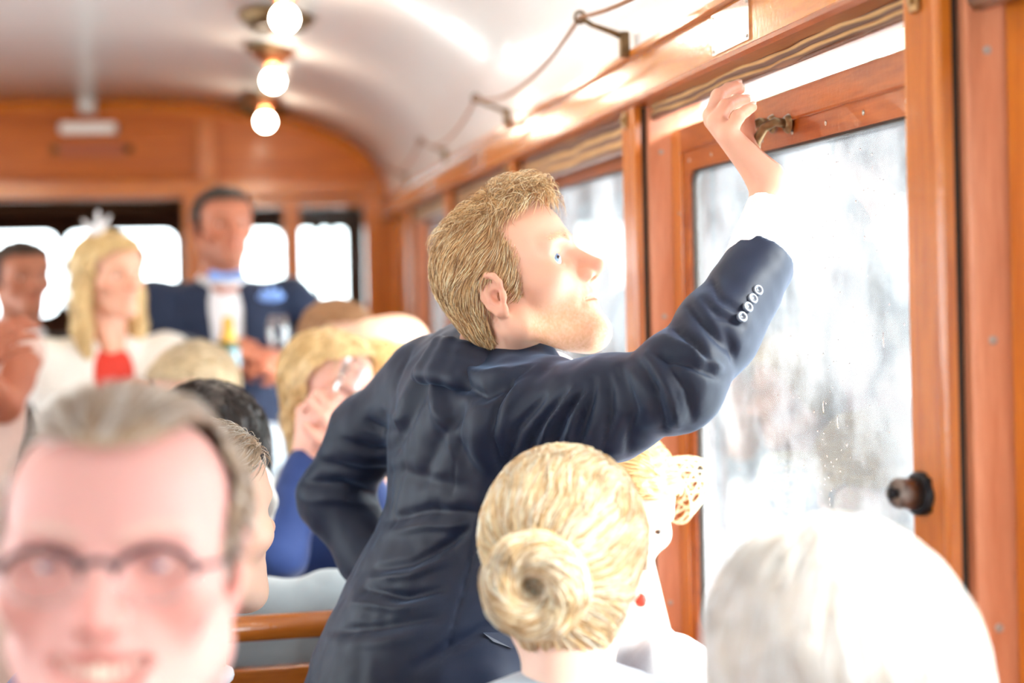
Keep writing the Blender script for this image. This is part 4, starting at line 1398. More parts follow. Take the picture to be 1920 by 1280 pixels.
# --- jacket
SR, SL = at(990, 782, 1.715), at(808, 718, 1.97)
EL = at(1268, 722, 1.535)
CE = at(1430, 487, 1.606)
jk = Blend()
jk.ell(at(905, 830, 1.855), (0.180, 0.098, 0.170), 0.05, Rb @ rot(-8))
jk.ell(at(902, 930, 1.86), (0.165, 0.084, 0.150), 0.05, Rb @ rot(-8))
jk.ell(at(880, 1050, 1.86), (0.155, 0.080, 0.140), 0.05, Rb @ rot(-10))
jk.ell(at(828, 1180, 1.86), (0.170, 0.122, 0.150), 0.06, Rb @ rot(-10))
jk.ell(at(790, 1330, 1.86), (0.185, 0.150, 0.150), 0.06, Rb)
jk.cone(at(926, 772, 1.83), SR + (-0.012, 0.01, 0.004), 0.050, 0.056, 0.04)
jk.cone(at(895, 725, 1.87), SL, 0.050, 0.056, 0.04)
jk.ell(at(880, 784, 1.85), (0.13, 0.070, 0.072), 0.05, Rb)
# right sleeve
jk.chain([SR, at(1130, 768, 1.62), EL], (0.064, 0.056, 0.047), 0.035)
jk.ell(EL, 0.0475, 0.02)
jk.ell(at(1040, 728, 1.70), (0.052, 0.05, 0.036), 0.015)
jk.ell(at(1172, 722, 1.60), (0.028, 0.035, 0.026), 0.018)
jk.ell(at(1252, 668, 1.555), (0.024, 0.032, 0.022), 0.016)
jk.chain([EL, at(1345, 622, 1.568), CE], (0.048, 0.047, 0.0420), 0.02)
# left sleeve: elbow out, hand on the hip
LE = at(626, 932, 2.10)
jk.chain([SL, at(690, 815, 2.05), LE], (0.058, 0.052, 0.051), 0.03)
jk.chain([LE, at(694, 1036, 2.05), at(762, 1108, 1.995)], (0.050, 0.045, 0.040), 0.02)
# hollow of the right cuff
fd_ = (CE - EL) / np.linalg.norm(CE - EL)
jk.ell(CE + fd_ * (0.6 + 0.003), 0.6, 0.003, None, True)
V, Q = jk.mesh(0.0042)
# stand-up turned collar hugging the neck
N = vnormals(V, Q)
items = [
    ([(838, 672), (868, 722), (905, 742), (950, 716), (1030, 684)], -0.010, 13), ([(845, 655), (888, 700), (960, 700), (1020, 676)], 0.006, 12),
    ([(818, 690), (818, 745), (850, 830), (862, 860)], 0.010, 13), ([(800, 712), (762, 790), (735, 850)], -0.010, 12), ([(786, 690), (752, 760), (738, 810)], 0.006, 9),
    ([(868, 755), (846, 810), (872, 862)], -0.008, 12), ([(900, 770), (898, 840), (925, 900)], 0.006, 18), ([(838, 800), (812, 850), (790, 900)], -0.006, 14),
    ([(726, 976), (802, 957), (895, 962)], -0.006, 10), ([(724, 1000), (800, 985), (890, 985)], 0.004, 9), ([(704, 1068), (770, 1056), (846, 1017), (880, 985)], -0.007, 9),
    ([(700, 1085), (770, 1078), (850, 1048)], 0.005, 8), ([(690, 1106), (759, 1119), (830, 1105)], -0.007, 9), ([(660, 1130), (740, 1140), (820, 1130)], 0.004, 9),
    ([(622, 1184), (704, 1176), (824, 1160)], -0.005, 10), ([(640, 1210), (720, 1205), (860, 1170)], 0.003, 12), ([(780, 1250), (860, 1205), (925, 1170)], -0.006, 12), ([(745, 880), (800, 900), (880, 915)], -0.004, 14),
    # right sleeve
    ([(1000, 682), (958, 706), (930, 760), (921, 815), (940, 884)], -0.005, 4.0), ([(1012, 690), (972, 716), (948, 770), (940, 815)], 0.005, 9),
    ([(948, 880), (966, 806), (1020, 742)], -0.006, 7), ([(985, 862), (1010, 795), (1060, 733)], -0.008, 8), ([(1032, 850), (1052, 785), (1100, 722)], -0.009, 8),
    ([(1010, 850), (1030, 790), (1080, 728)], 0.005, 7), ([(1080, 842), (1098, 775), (1112, 712)], -0.010, 9), ([(1056, 845), (1078, 780), (1104, 720)], 0.006, 7), ([(1130, 850), (1145, 780), (1140, 706)], -0.007, 8), ([(1178, 850), (1186, 775), (1164, 692)], -0.006, 9),
    ([(1244, 810), (1228, 730), (1188, 668)], -0.009, 9), ([(1272, 800), (1256, 735), (1216, 664)], 0.006, 8), ([(1300, 790), (1290, 730), (1240, 660)], -0.006, 8),
    ([(1228, 660), (1280, 676), (1352, 706)], -0.007, 8), ([(1256, 606), (1302, 640), (1336, 690)], -0.008, 8), ([(1246, 632), (1300, 660), (1350, 690)], 0.006, 7), ([(1290, 570), (1318, 605), (1372, 660)], -0.006, 8),
    ([(1318, 560), (1345, 588), (1392, 606)], -0.004, 7), ([(1334, 520), (1350, 560), (1385, 580)], -0.004, 7), ([(1360, 620), (1375, 650), (1378, 680)], -0.004, 7),
    # left sleeve
    ([(574, 905), (640, 908), (726, 936)], -0.006, 9), ([(566, 935), (640, 935), (716, 955)], 0.004, 9), ([(598, 866), (680, 884), (736, 884)], -0.005, 9), ([(640, 826), (700, 846), (738, 842)], -0.006, 8), ([(690, 790), (716, 806), (742, 806)], -0.007, 7),
    ([(722, 760), (735, 780), (748, 786)], 0.006, 6), ([(770, 650), (742, 720), (735, 790), (742, 850)], -0.004, 4), ([(735, 880), (730, 930), (728, 960)], -0.004, 6),
    # seams
    ([(905, 925), (886, 1040), (848, 1180), (830, 1240)], -0.0022, 3.0), ([(757, 870), (742, 940), (738, 990)], -0.002, 3.0), ([(868, 760), (862, 830), (845, 930)], -0.0012, 3.0)]
V = folds(V, N, items)
wob = vnoise(V, 26, 21, 2) * 0.0026
V = V + N * wob[:, None]
V = relax(V, Q, 1, 0.15)
jacket = link_mesh('jacket', V, Q, 'navy_wool', man, True, label='navy wool suit jacket, creased across back and sleeve')
# collar
col = Blend()
ring = []
nb2 = at(922, 700, 1.835)
for a in np.linspace(-200, 20, 12):
    d = Rb @ np.array([math.cos(math.radians(a)), math.sin(math.radians(a)), 0])
    bk = -math.sin(math.radians(a))
    ring.append(nb2 + d * 0.071 + np.array((0.0, 0.0, 0.046 * bk - 0.004)))
col.chain(ring, [0.0105] * len(ring), 0.006)
col.chain([p + np.array((0, 0, -0.020)) + (p - nb2) * np.array((0.10, 0.10, 0)) for p in ring], [0.014] * len(ring), 0.012)
col.chain([p + np.array((0, 0, -0.036)) + (p - nb2) * np.array((0.28, 0.28, 0)) for p in ring], [0.013] * len(ring), 0.012)
V, Q = col.mesh(0.0030)
V = relax(V, Q, 2)
link_mesh('collar', V, Q, 'navy_wool', jacket, True)
# pocket flap
u0 = [(906, 1186), (985, 1184), (958, 1214), (924, 1202)]
pf = [hit(jk, u, v, 1.5, 2.0) for u, v in u0]
pg = jk.grad(np.array(pf))
mb = MB().add([p + g * 0.004 for p, g in zip(pf, pg)] + [p - g * 0.004 for p, g in zip(pf, pg)], [(0, 1, 2, 3), (7, 6, 5, 4), (0, 4, 5, 1), (1, 5, 6, 2), (2, 6, 7, 3), (3, 7, 4, 0)])
mb.build('pocket_flap', 'navy_wool', jacket)
# four sleeve buttons
for (u, v) in ((1419, 545), (1409, 561), (1400, 577), (1389, 595)):
    p = hit(jk, u, v, 1.4, 1.7)
    g = jk.grad(p[None])[0]
    M = np.array(Vector(g).to_track_quat('Z', 'Y').to_matrix())
    b_ = MB().lathe([(0.0, 0.0016), (0.0026, 0.0016), (0.0034, 0.0030), (0.0052, 0.0036), (0.0064, 0.0028), (0.0066, 0.0010), (0.0058, -0.001)], p + g * 0.001, 20, M).build('button', 'button_horn', jacket, True, label='grey horn sleeve button')
    for q in ((0.0013, 0.0013), (-0.0013, 0.0013), (0.0013, -0.0013), (-0.0013, -0.0013)):
        c = p + g * 0.0027 + M @ np.array((q[0], q[1], 0))
        MB().lathe([(0.0, 0.0003), (0.0006, 0.0002), (0.0006, -0.0006)], c, 8, M).build('thread_hole', 'pupil_black', b_)
# shirt: collar round the neck, cuff beyond the sleeve
sh = Blend()
ring = []
for a in np.linspace(-240, 60, 16):
    d = Rb @ np.array([math.cos(math.radians(a)), math.sin(math.radians(a)), 0])
    bk = -math.sin(math.radians(a))
    ring.append(nb2 + d * 0.062 + np.array((0.004, 0, 0.019 * bk - 0.006)))
sh.chain(ring, [0.006] * len(ring), 0.004)
sh.chain([p + np.array((0, 0, -0.016)) for p in ring], [0.008] * len(ring), 0.008)
sh.chain([at(965, 690, 1.79), at(1010, 760, 1.82), at(1000, 860, 1.87)], (0.04, 0.07, 0.08), 0.03)
sh.cone(CE + (EL - CE) * 0.25, at(1455, 385, 1.640), 0.036, 0.0345, 0.004)
sh.ell(at(1449, 398, 1.636) + fd_ * 0.6, 0.6, 0.003, None, True)
V, Q = sh.mesh(0.0030)
V = V + vnormals(V, Q) * (vnoise(V, 60, 3, 1) * 0.0010)[:, None]
V = relax(V, Q, 1, 0.3)
link_mesh('shirt', V, Q, 'white_cotton', man, True)
# trousers and shoes
tr_ = Blend()
hip = at(795, 1300, 1.86)
tr_.ell(hip + (0, 0, -0.06), (0.165, 0.12, 0.14), 0.05, Rb)
for s in (1, -1):
    o = Rb @ np.array((s * 0.095, 0, 0))
    f0 = np.array([foot[0], foot[1], 0]) + o
    tr_.chain([hip + o + (0, 0, -0.08), (f0[0], f0[1], 0.50), (f0[0], f0[1], 0.09)], (0.095, 0.07, 0.05), 0.03)
V, Q = tr_.mesh(0.012)
link_mesh('trousers', V, Q, 'navy_wool', man, True)
for s in (1, -1):
    o = Rb @ np.array((s * 0.095, 0, 0))
    b_ = Blend()
    f0 = np.array([foot[0], foot[1], 0.045]) + o
    b_.cone(f0 - Rb @ np.array((0, 0.04, 0.0)), f0 + Rb @ np.array((0, 0.15, -0.012)), 0.044, 0.032, 0.02)
    V, Q = b_.mesh(0.008)
    V[:, 2] = np.maximum(V[:, 2], 0.001)
    link_mesh('shoe', V, Q, 'shoe_leather', man, True)
# ================================================================== the other passengers
def unit(v):
    v = np.array(v, float)
    return v / (np.linalg.norm(v) + 1e-9)
def add_hand(b, w, d, n, sd=1, curl=35, size=1.0):
    """palm, four unequal bent fingers and a thumb: wrist w, pointing d, back of the hand towards n"""
    d = unit(d); n = unit(np.array(n) - d * float(np.dot(n, d))); l = np.cross(d, n) * sd
    w = np.array(w, float)
    for i, (ln, r) in enumerate(((0.92, .0095), (1.0, .0098), (0.95, .0095), (0.76, .0082))):
        m = w + (d * (0.086 - 0.004 * abs(i - 1)) + l * (1.5 - i) * 0.020) * size
        b.cone(w + l * (1.5 - i) * 0.011 * size, m, 0.016 * size, 0.0125 * size, 0.014)
        p, a = m, 0.0
        for seg, k in ((0.043, 0.6), (0.026, 1.2), (0.020, 0.9)):
            a += math.radians(curl * k)
            q = p + (d * math.cos(a) - n * math.sin(a)) * seg * ln * size
            b.cone(p, q, r * size, r * size * 0.88, 0.004)
            p, r = q, r * 0.9
    t0 = w + (d * 0.022 + l * 0.022) * size
    t1 = t0 + (d * 0.030 + l * 0.026 - n * 0.012) * size
    t2 = t1 + (d * 0.028 + l * 0.006 - n * 0.014) * size
    b.chain([t0, t1, t2], (0.014 * size, 0.0105 * size, 0.008 * size), 0.010)
def hair_part(person, fr, mass, mask, cols, base, n=0, flow=None, h=0.005, seg=6, step=0.008, lift=(0.001, 0.005), width=0.0007, rough_=0.004, seed=1, jit=0.15, lenvar=0.4, shrink=None, extra=None, nscale=70):
    V, Q = mass.mesh(h)
    V = V + vnormals(V, Q) * (vnoise(V, nscale, seed, 2) * rough_)[:, None]
    Vc, Qc = keep_faces(V, Q, shrink or mask)
    bc = pal(base)[0]
    mC = np.clip(np.tile(bc, (len(Vc), 1)) * (1 + 0.22 * vnoise(Vc, 120, seed + 3, 2))[:, None], 0, 1)
    parts = [(Vc, Qc, mC)]
    if n:
        roots = sample(V, Q, mask, n, seed)
        parts.append(strands(roots, flow, mass, seg, step, lift, width, cols, jit, seed, lenvar))
    if extra:
        parts += extra
    v, q, c = merge(parts)
    return link_mesh('hair', fr(v), q, 'hair_strands' if n else 'hair_mass', person, True, c)

def passenger(label, ear, yaw, pitch=0, roll=0, scale=1.0, tone=(232, 184, 158), byaw=None, seated=True, wear='navy_wool', head=None, vox=0.004,
              cvox=0.012, arms=(), shoulder=0.185, lean=0.0, iris='iris_brown', stubble=None, brow=None, red=0.3, drop=0.185, base_xy=None, legs='brown_trouser', skirt=False, sleeves=True, stretch=1.0, extra_cloth=None, vcut=None, group=None, look=(0, 1, 0), name='person', chest=1.0, sh_drop=0.055):
    """a whole person: continuous skin, clothes over a body that sits on its bench or stands on the floor"""
    fr = Frame(ear, yaw, pitch, roll, scale)
    fr.zs = stretch
    byaw = yaw if byaw is None else byaw
    B = rot(0, 0, byaw)
    F, Rr = B @ np.array((0, 1.0, 0)), B @ np.array((1.0, 0, 0))
    nb = np.array(ear) + np.array((0, 0, -drop)) - F * (0.03 + 0.0) + 0
    ztop = nb[2]
    zp = 0.56 if seated else 0.94
    pel = np.array([nb[0], nb[1], zp]) - F * lean
    if base_xy is not None:
        pel[:2] = base_xy
    per = empty(name, (float(pel[0]), float(pel[1]), 0.0), label=label, category='person')
    if group:
        per['group'] = group
    hk = dict(neck_to=tuple(fr.inv(nb + np.array((0, 0, -0.03)))[0]))
    hk.update(head or {})
    hbd = head_blend(**hk)
    V, Q = hbd.mesh(vox)
    V = relax(V, Q, 1, 0.3)
    C = skin_pigment(V, tone, red, stubble=stubble, brow=brow)
    parts = [(fr(V), Q, C)]
    SRt, SLt = nb + Rr * shoulder + (0, 0, -sh_drop), nb - Rr * shoulder + (0, 0, -sh_drop)
    arms = list(arms)
    for sd in (1, -1):
        if not any(a[0] == sd for a in arms):        # arms that rest: hands on the lap, or hanging at the sides
            S_ = SRt if sd > 0 else SLt
            if seated:
                el_ = S_ + np.array((0, 0, -0.27)) + F * 0.02 + Rr * sd * 0.03
                wr_ = el_ + F * 0.21 - Rr * sd * 0.08
                wr_[2] = max(0.66, el_[2] - 0.06)
                arms.append((sd, el_, wr_, F * 0.9 - Rr * sd * 0.4 + np.array((0, 0, -0.15)), (0, 0, 1), 25))
            else:
                el_ = S_ + np.array((0, 0, -0.29)) + Rr * sd * 0.05
                wr_ = el_ + np.array((0, 0, -0.24)) + F * 0.05
                arms.append((sd, el_, wr_, np.array((0, 0, -1.0)) + F * 0.1, Rr * sd, 22))
    skc = np.array(lin(np.array(tone) / 255.0))
    bridges = []
    cl = Blend()
    mid = nb * 0.5 + pel * 0.5
    up = (nb - pel) / max(0.3, np.linalg.norm(nb - pel))
    cl.ell(nb - up * 0.17, (shoulder * 0.98, 0.115 * chest, 0.17), 0.05, B)
    cl.ell(mid - up * 0.04, (shoulder * 0.86, 0.112 * chest, 0.19), 0.06, B)
    cl.ell(pel, (shoulder * 0.95, 0.125, 0.14), 0.06, B)
    for S_ in (SRt, SLt):
        cl.cone(nb + (0, 0, -0.045), S_, 0.045, 0.056, 0.04)
    for (sd, el, wr, hd, hn, cu) in arms:
        S_ = SRt if sd > 0 else SLt
        el, wr = np.array(el, float), np.array(wr, float)
        if sleeves:
            cl.chain([S_, S_ * 0.5 + el * 0.5, el], (0.062, 0.054, 0.048), 0.03)
            cl.chain([el, wr], (0.047, 0.037), 0.015)
        hbl = Blend()
        if sleeves:
            hbl.cone(wr + (el - wr) * 0.15, wr + unit(wr - el) * 0.02, 0.027, 0.024, 0.01)
        else:
            hbl.chain([S_, S_ * .5 + el * .5, el], (0.050, 0.044, 0.038), 0.02).chain([el, wr], (0.038, 0.026), 0.015)
        add_hand(hbl, wr + unit(wr - el) * 0.02, hd, hn, sd, cu)
        hv, hq = hbl.mesh(max(vox, 0.0035))
        parts.append((hv, hq, np.tile(skc * np.array([1.0, 0.94, 0.92]), (len(hv), 1))))
        bridges.append((S_, el, wr))
    V, Q, C = merge(parts)
    for S_, el, wr in bridges:
        V, Q, C = bridge(V, Q, C, nb + (0, 0, -0.09), wr + (el - wr) * 0.3 if sleeves else S_, [S_ * 0.7 + nb * 0.3, S_] + ([S_ * .5 + el * .5, el] if sleeves else []), 0.025)
    link_mesh('body', V, Q, 'skin', per, True, C)
    eyes(fr, per, iris, look, lids=hk.get('lids', 1.0))
    if extra_cloth:
        extra_cloth(cl, nb, F, Rr, pel)
    V, Q = cl.mesh(cvox)
    N = vnormals(V, Q)
    V = V + N * (vnoise(V, 14, int(abs(ear[0]) * 1000) + 5, 3) * 0.005)[:, None]
    top = link_mesh('jacket' if wear != 'blush_cloth' else 'dress', V, Q, wear, per, True)
    # legs and shoes
    lg = Blend()
    if skirt:
        sk_ = Blend()
        if seated:
            kn = pel + F * 0.40
            kn[2] = 0.53
            sk_.ell(pel, (0.17, 0.13, 0.12), 0.05, B).cone(pel + Rr * 0.07, kn + Rr * 0.08, 0.10, 0.085, 0.05).cone(pel - Rr * 0.07, kn - Rr * 0.08, 0.10, 0.085, 0.05)
        else:
            for q in np.linspace(-0.09, 0.09, 4):
                sk_.cone(pel + Rr * q, pel * (1, 1, 0) + np.array((0, 0, 0.50)) + Rr * q * 1.7, 0.11, 0.12, 0.08)
        V, Q = sk_.mesh(0.012)
        V = V + vnormals(V, Q) * (vnoise(V * (1, 1, 0.15), 22, 3, 2) * 0.008)[:, None]
        link_mesh('skirt', V, Q, legs, per, True)
        legs = 'stocking'
    if seated:
        for s in (1, -1):
            hp = pel + Rr * s * 0.09
            kn = hp + F * 0.40 + Rr * s * 0.03
            kn[2] = 0.53
            an = kn.copy(); an[2] = 0.09; an = an + F * 0.02
            lg.chain([hp, kn, an], (0.088, 0.064, 0.045), 0.03)
    else:
        for s in (1, -1):
            hp = pel + Rr * s * 0.085
            an = hp.copy(); an[2] = 0.09
            lg.chain([hp, (hp + an) / 2, an], (0.092, 0.066, 0.045), 0.03)
    V, Q = lg.mesh(0.014)
    link_mesh('stockings' if skirt else 'trousers', V, Q, legs, per, True)
    for s in (1, -1):
        hp = pel + Rr * s * 0.09 + (F * 0.42 + Rr * s * 0.03 if seated else 0)
        f0 = np.array([hp[0], hp[1], 0.045])
        sb = Blend().cone(f0 - F * 0.04, f0 + F * 0.14 + (0, 0, -0.012), 0.042, 0.032, 0.02)
        V, Q = sb.mesh(0.010)
        V[:, 2] = np.maximum(V[:, 2], 0.001)
        link_mesh('shoe', V, Q, 'shoe_leather', per, True)
    return per, fr, top, nb, F, Rr, pel

def cap(th=0.006, zt=0.0, back=0.0):
    b = Blend()
    b.ell((0, 0.004, 0.043), (0.072 + th, 0.086 + th, 0.074 + th + zt), 0.03)
    b.ell((0, -0.030 - back, 0.032), (0.068 + th, 0.055 + th, 0.062 + th), 0.03)
    b.ell((0, 0.050, 0.057), (0.061 + th * 0.6, 0.053 + th * 0.5, 0.050 + th * .6), 0.03)
    b.ell((0, -0.040, -0.014), (0.052 + th * .6, 0.030 + th, 0.042), 0.03)
    return b
def short_mask(front=0.040, hi=0.088, nape=-0.046):
    def f(c):
        x, y, z = c.T
        H = np.interp(z, [-0.03, 0.0, 0.037, 0.07, hi, hi + 0.012], [0.016, 0.024, front, front + 0.004, 0.07, 0.15])
        Bm = np.interp(y, [-0.09, -0.05, -0.036, -0.028, 0.004, 0.012], [nape, nape + .002, -0.026, 0.020, 0.026, -0.010])
        return (y < H) & (z > Bm)
    return f
def back_flow(P):
    d = np.zeros_like(P)
    d[:, 1] = -0.7 + 0.5 * (P[:, 1] < -0.03)
    d[:, 2] = -0.45 - 0.4 * (P[:, 1] < -0.03)
    d += 0.2 * np.stack([vnoise(P, 45, 15, 1), vnoise(P, 45, 16, 1), vnoise(P, 45, 17, 1)], 1)
    return d
def down_flow(P):
    d = np.zeros_like(P)
    d[:, 2] = -1.0
    d[:, 1] = -0.25
    d += 0.25 * np.stack([vnoise(P, 40, 25, 1), vnoise(P, 40, 26, 1), vnoise(P, 40, 27, 1)], 1)
    return d

# ------------------------------------------------------------------ laughing man with glasses, very near
R2 = rot(0, 0, 176) @ rot(2, 0, 0) @ rot(0, -2, 0)
ear2 = at(188, 1052, 0.92) - R2 @ np.array((0, 0.100, 0.020))
p2, f2, top2, nb2_, F2, Rr2, pel2 = passenger('laughing older man with dark-rimmed glasses and a high bald forehead, nearest at left', ear2, 176, 2, -2, 1.0, tone=(216, 160, 150), byaw=165, wear='royal_blue_wool',
    head=dict(smile=1.0, open_=0.6, grin=1.5, lids=0.30, nose=1.2, jaw=1.08, fat=0.004, neck_r=(0.060, 0.064)), vox=0.0028, red=0.42, brow=(206, 180, 160), stretch=1.14, drop=0.150, base_xy=(-0.16, 1.13), seated=True, cvox=0.010, iris='iris_blue')
def sides(c):
    x, y, z = c.T
    top = (z > np.interp(np.abs(x), [0.0, 0.03, 0.045, 0.06], [0.090, 0.094, 0.102, 0.12]))
    return ((y < np.interp(z, [-0.02, 0.0, 0.04, 0.075], [0.02, 0.026, 0.032, 0.0])) & (z < 0.085) & (z > np.interp(y, [-0.05, -0.03, 0.0, 0.012], [-0.045, 0.02, 0.026, -0.012]))) | top | (y < -0.02) & (z > -0.045)
hair_part(p2, f2, cap(0.005), sides, pal((196, 178, 160), (170, 144, 118), (150, 120, 92), (222, 214, 206)), (178, 150, 122), 3600, back_flow, 0.004, lift=(0.001, 0.010), width=0.0006, step=0.007, rough_=0.002)
# teeth
mb = MB()
for i in range(-5, 6):
    a = i * 0.0058
    mb.box(a - 0.0027, a + 0.0027, 0.092 - abs(a) * 0.45, 0.0985 - abs(a) * 0.45, -0.0485 + abs(a) * .24, -0.0385 + abs(a) * .24, 0.001)
link_mesh('teeth', f2(np.array(mb.v)), mb.f, 'tooth', p2)
# glasses: a thing he wears
gl = empty('eyeglasses', tuple(f2.one((0, 0.1, 0.02))), label='dark-rimmed eyeglasses worn by the laughing man', category='glasses')
for s in (1, -1):
    rim_u = [(s * (0.0345 + 0.0245 * math.cos(a)), 0.1085 - 0.010 * (1 + s * math.cos(a) * s) * .3, 0.012 + 0.0165 * math.sin(a)) for a in np.linspace(0, math.pi, 13)]
    rim_l = [(s * (0.0345 + 0.0245 * math.cos(a)), 0.1085 - 0.010 * (1 + s * math.cos(a) * s) * .3, 0.012 + 0.0165 * math.sin(a)) for a in np.linspace(math.pi, 2 * math.pi, 13)]
    mb = MB().tube(rim_u, 0.0026, 8)
    link_mesh('upper_rim', f2(np.array(mb.v)), mb.f, 'spectacle_frame', gl, True)
    mb = MB().tube(rim_l, 0.0008, 6)
    link_mesh('lower_rim', f2(np.array(mb.v)), mb.f, 'steel', gl, True)
    mb = MB().add(rim_u + rim_l[1:-1], [tuple(range(24))])
    link_mesh('lens', f2(np.array(mb.v)), mb.f, 'spectacle_lens', gl)
    mb = MB().tube([(s * 0.059, 0.100, 0.016), (s * 0.072, 0.088, 0.016), (s * 0.078, 0.03, 0.014), (s * 0.078, 0.0, 0.012), (s * 0.077, -0.015, -0.006)], 0.0016, 8)
    link_mesh('temple', f2(np.array(mb.v)), mb.f, 'spectacle_frame', gl, True)
mb = MB().tube([(-0.0105, 0.1065, 0.017), (-0.004, 0.1110, 0.021), (0.004, 0.1110, 0.021), (0.0105, 0.1065, 0.017)], 0.0030, 8)
link_mesh('bridge', f2(np.array(mb.v)), mb.f, 'spectacle_frame', gl, True)

# ------------------------------------------------------------------ man seen from behind, turned to the window
p3, f3, top3, nb3, F3, Rr3, pel3 = passenger('grey-haired man turned away behind the laughing man, navy jacket and white collar', at(338, 1004, 1.66), -50, 0, 0, 1.03, tone=(238, 196, 172), wear='royal_blue_wool',
    head=dict(fine=True, lids=0.8), vox=0.0036, base_xy=(-0.10, 1.62), cvox=0.010, shoulder=0.17, byaw=-40, drop=0.160)
hair_part(p3, f3, cap(0.009), short_mask(0.034, 0.080), pal((190, 172, 152), (166, 142, 116), (214, 206, 196)), (172, 150, 126), 2600, back_flow, 0.004, width=0.0006, step=0.007, shrink=lambda c: short_mask(0.028, 0.086)(c))
sc_ = Blend()
rg = [nb3 + Rr3 * 0.066 * math.cos(a) + F3 * 0.066 * math.sin(a) + np.array((0, 0, 0.012 - 0.012 * math.sin(a))) for a in np.linspace(0, 2 * math.pi, 17)]
sc_.chain(rg, [0.010] * 17, 0.006)
V, Q = sc_.mesh(0.005)
link_mesh('shirt_collar', V, Q, 'white_cotton', p3, True)

# ------------------------------------------------------------------ dark-haired woman in grey on the bench with the long rail
p4, f4, top4, nb4, F4, Rr4, pel4 = passenger('black-haired woman in a pale grey jacket, back against the long bench rail', at(392, 874, 2.27), 6, 0, 0, 1.0, tone=(224, 176, 150), wear='grey_wool',
    head=dict(fine=False, lids=0), base_xy=(-0.02, 2.32), cvox=0.010, shoulder=0.195, byaw=-6, drop=0.175)
mk = lambda c: (c[:, 1] < np.interp(c[:, 2], [-0.08, 0.04, 0.09, 0.11], [0.03, 0.05, 0.08, 0.15])) & (c[:, 2] > -0.075)
bob = cap(0.016)
bob.ell((0, -0.03, -0.02), (0.085, 0.065, 0.06), 0.03)
hair_part(p4, f4, bob, mk, pal((34, 26, 24), (58, 44, 38), (24, 18, 18)), (36, 28, 26), 1200, down_flow, 0.005, width=0.0008)
mb = MB().lathe([(0, 0.007), (0.005, 0.005), (0.007, 0.0), (0.005, -0.005), (0, -0.007)], (0.090, 0.004, -0.034), 12)
link_mesh('earring', f4(np.array(mb.v)), mb.f, 'gold', p4, True)
sc_ = Blend().chain([at(474, 862, 2.22), at(486, 900, 2.20), at(494, 940, 2.18), at(490, 985, 2.20)], (0.012, 0.018, 0.020, 0.016), 0.01)
sc_.chain([at(470, 868, 2.22), nb4 + (0, -.06, .02), nb4 - Rr4 * .07], (0.012, 0.016, 0.014), 0.01)
V, Q = sc_.mesh(0.005)
link_mesh('scarf', V, Q, 'ivory_cloth', p4, True)

# ------------------------------------------------------------------ blonde woman in blue who holds a glass to her mouth
arm6 = [(1, at(528, 1040, 2.52), at(572, 876, 2.57), (0.15, -0.05, 1), (-0.8, -0.6, 0), 62), (-1, at(735, 1060, 2.55), at(668, 872, 2.55), (-0.35, 0, 1), (0.5, -0.8, 0), 60)]
p6, f6, top6, nb6, F6, Rr6, pel6 = passenger('blonde woman in a bright blue jacket, both hands raised to her mouth', at(614, 738, 2.72), -156, -6, 4, 0.97, tone=(236, 184, 166), byaw=-172, wear='royal_blue_wool',
    head=dict(fine=True, lids=0.6), arms=arm6, vox=0.0042, cvox=0.009, base_xy=(0.17, 2.76), shoulder=0.175, red=0.6, brow=(190, 150, 110))
mk = lambda c: (c[:, 1] < np.interp(c[:, 2], [-0.13, -0.02, 0.05, 0.085, 0.10], [0.035, 0.045, 0.062, 0.09, 0.15])) & (np.abs(c[:, 0]) > np.interp(c[:, 1], [0.02, 0.05], [0.0, 0.045]) * (c[:, 2] < 0.085)) & (c[:, 2] > -0.12)
lng = cap(0.013)
for s in (1, -1):
    lng.chain([(s * 0.072, 0.015, 0.03), (s * 0.080, 0.012, -0.04), (s * 0.074, 0.01, -0.12)], (0.022, 0.022, 0.016), 0.02)
lng.ell((0, -0.04, -0.05), (0.075, 0.05, 0.08), 0.03)
hair_part(p6, f6, lng, mk, pal((240, 214, 160), (220, 186, 126), (200, 164, 108)), (222, 188, 134), 900, down_flow, 0.005, width=0.0009)
# the glass
gp = at(642, 742, 2.58)
g6 = empty('champagne_flute', tuple(gp), label='champagne flute held up by the blonde woman in blue', category='glass')
Mg = np.array(Vector((0.35, -0.4, 0.85)).to_track_quat('Z', 'Y').to_matrix())
MB().lathe([(0.004, 0.0), (0.018, 0.03), (0.024, 0.08), (0.022, 0.13), (0.0205, 0.13), (0.0225, 0.08), (0.016, 0.03), (0.0, 0.006)], gp + Mg @ np.array((0, 0, -0.06)), 18, Mg).build('bowl', 'drinking_glass', g6, True)
MB().lathe([(0.003, -0.09), (0.003, 0.0)], gp + Mg @ np.array((0, 0, -0.06)), 10, Mg).build('stem', 'drinking_glass', g6, True)
MB().lathe([(0.0, -0.094), (0.028, -0.092), (0.028, -0.090), (0.003, -0.086)], gp + Mg @ np.array((0, 0, -0.06)), 18, Mg).build('base', 'drinking_glass', g6, True)

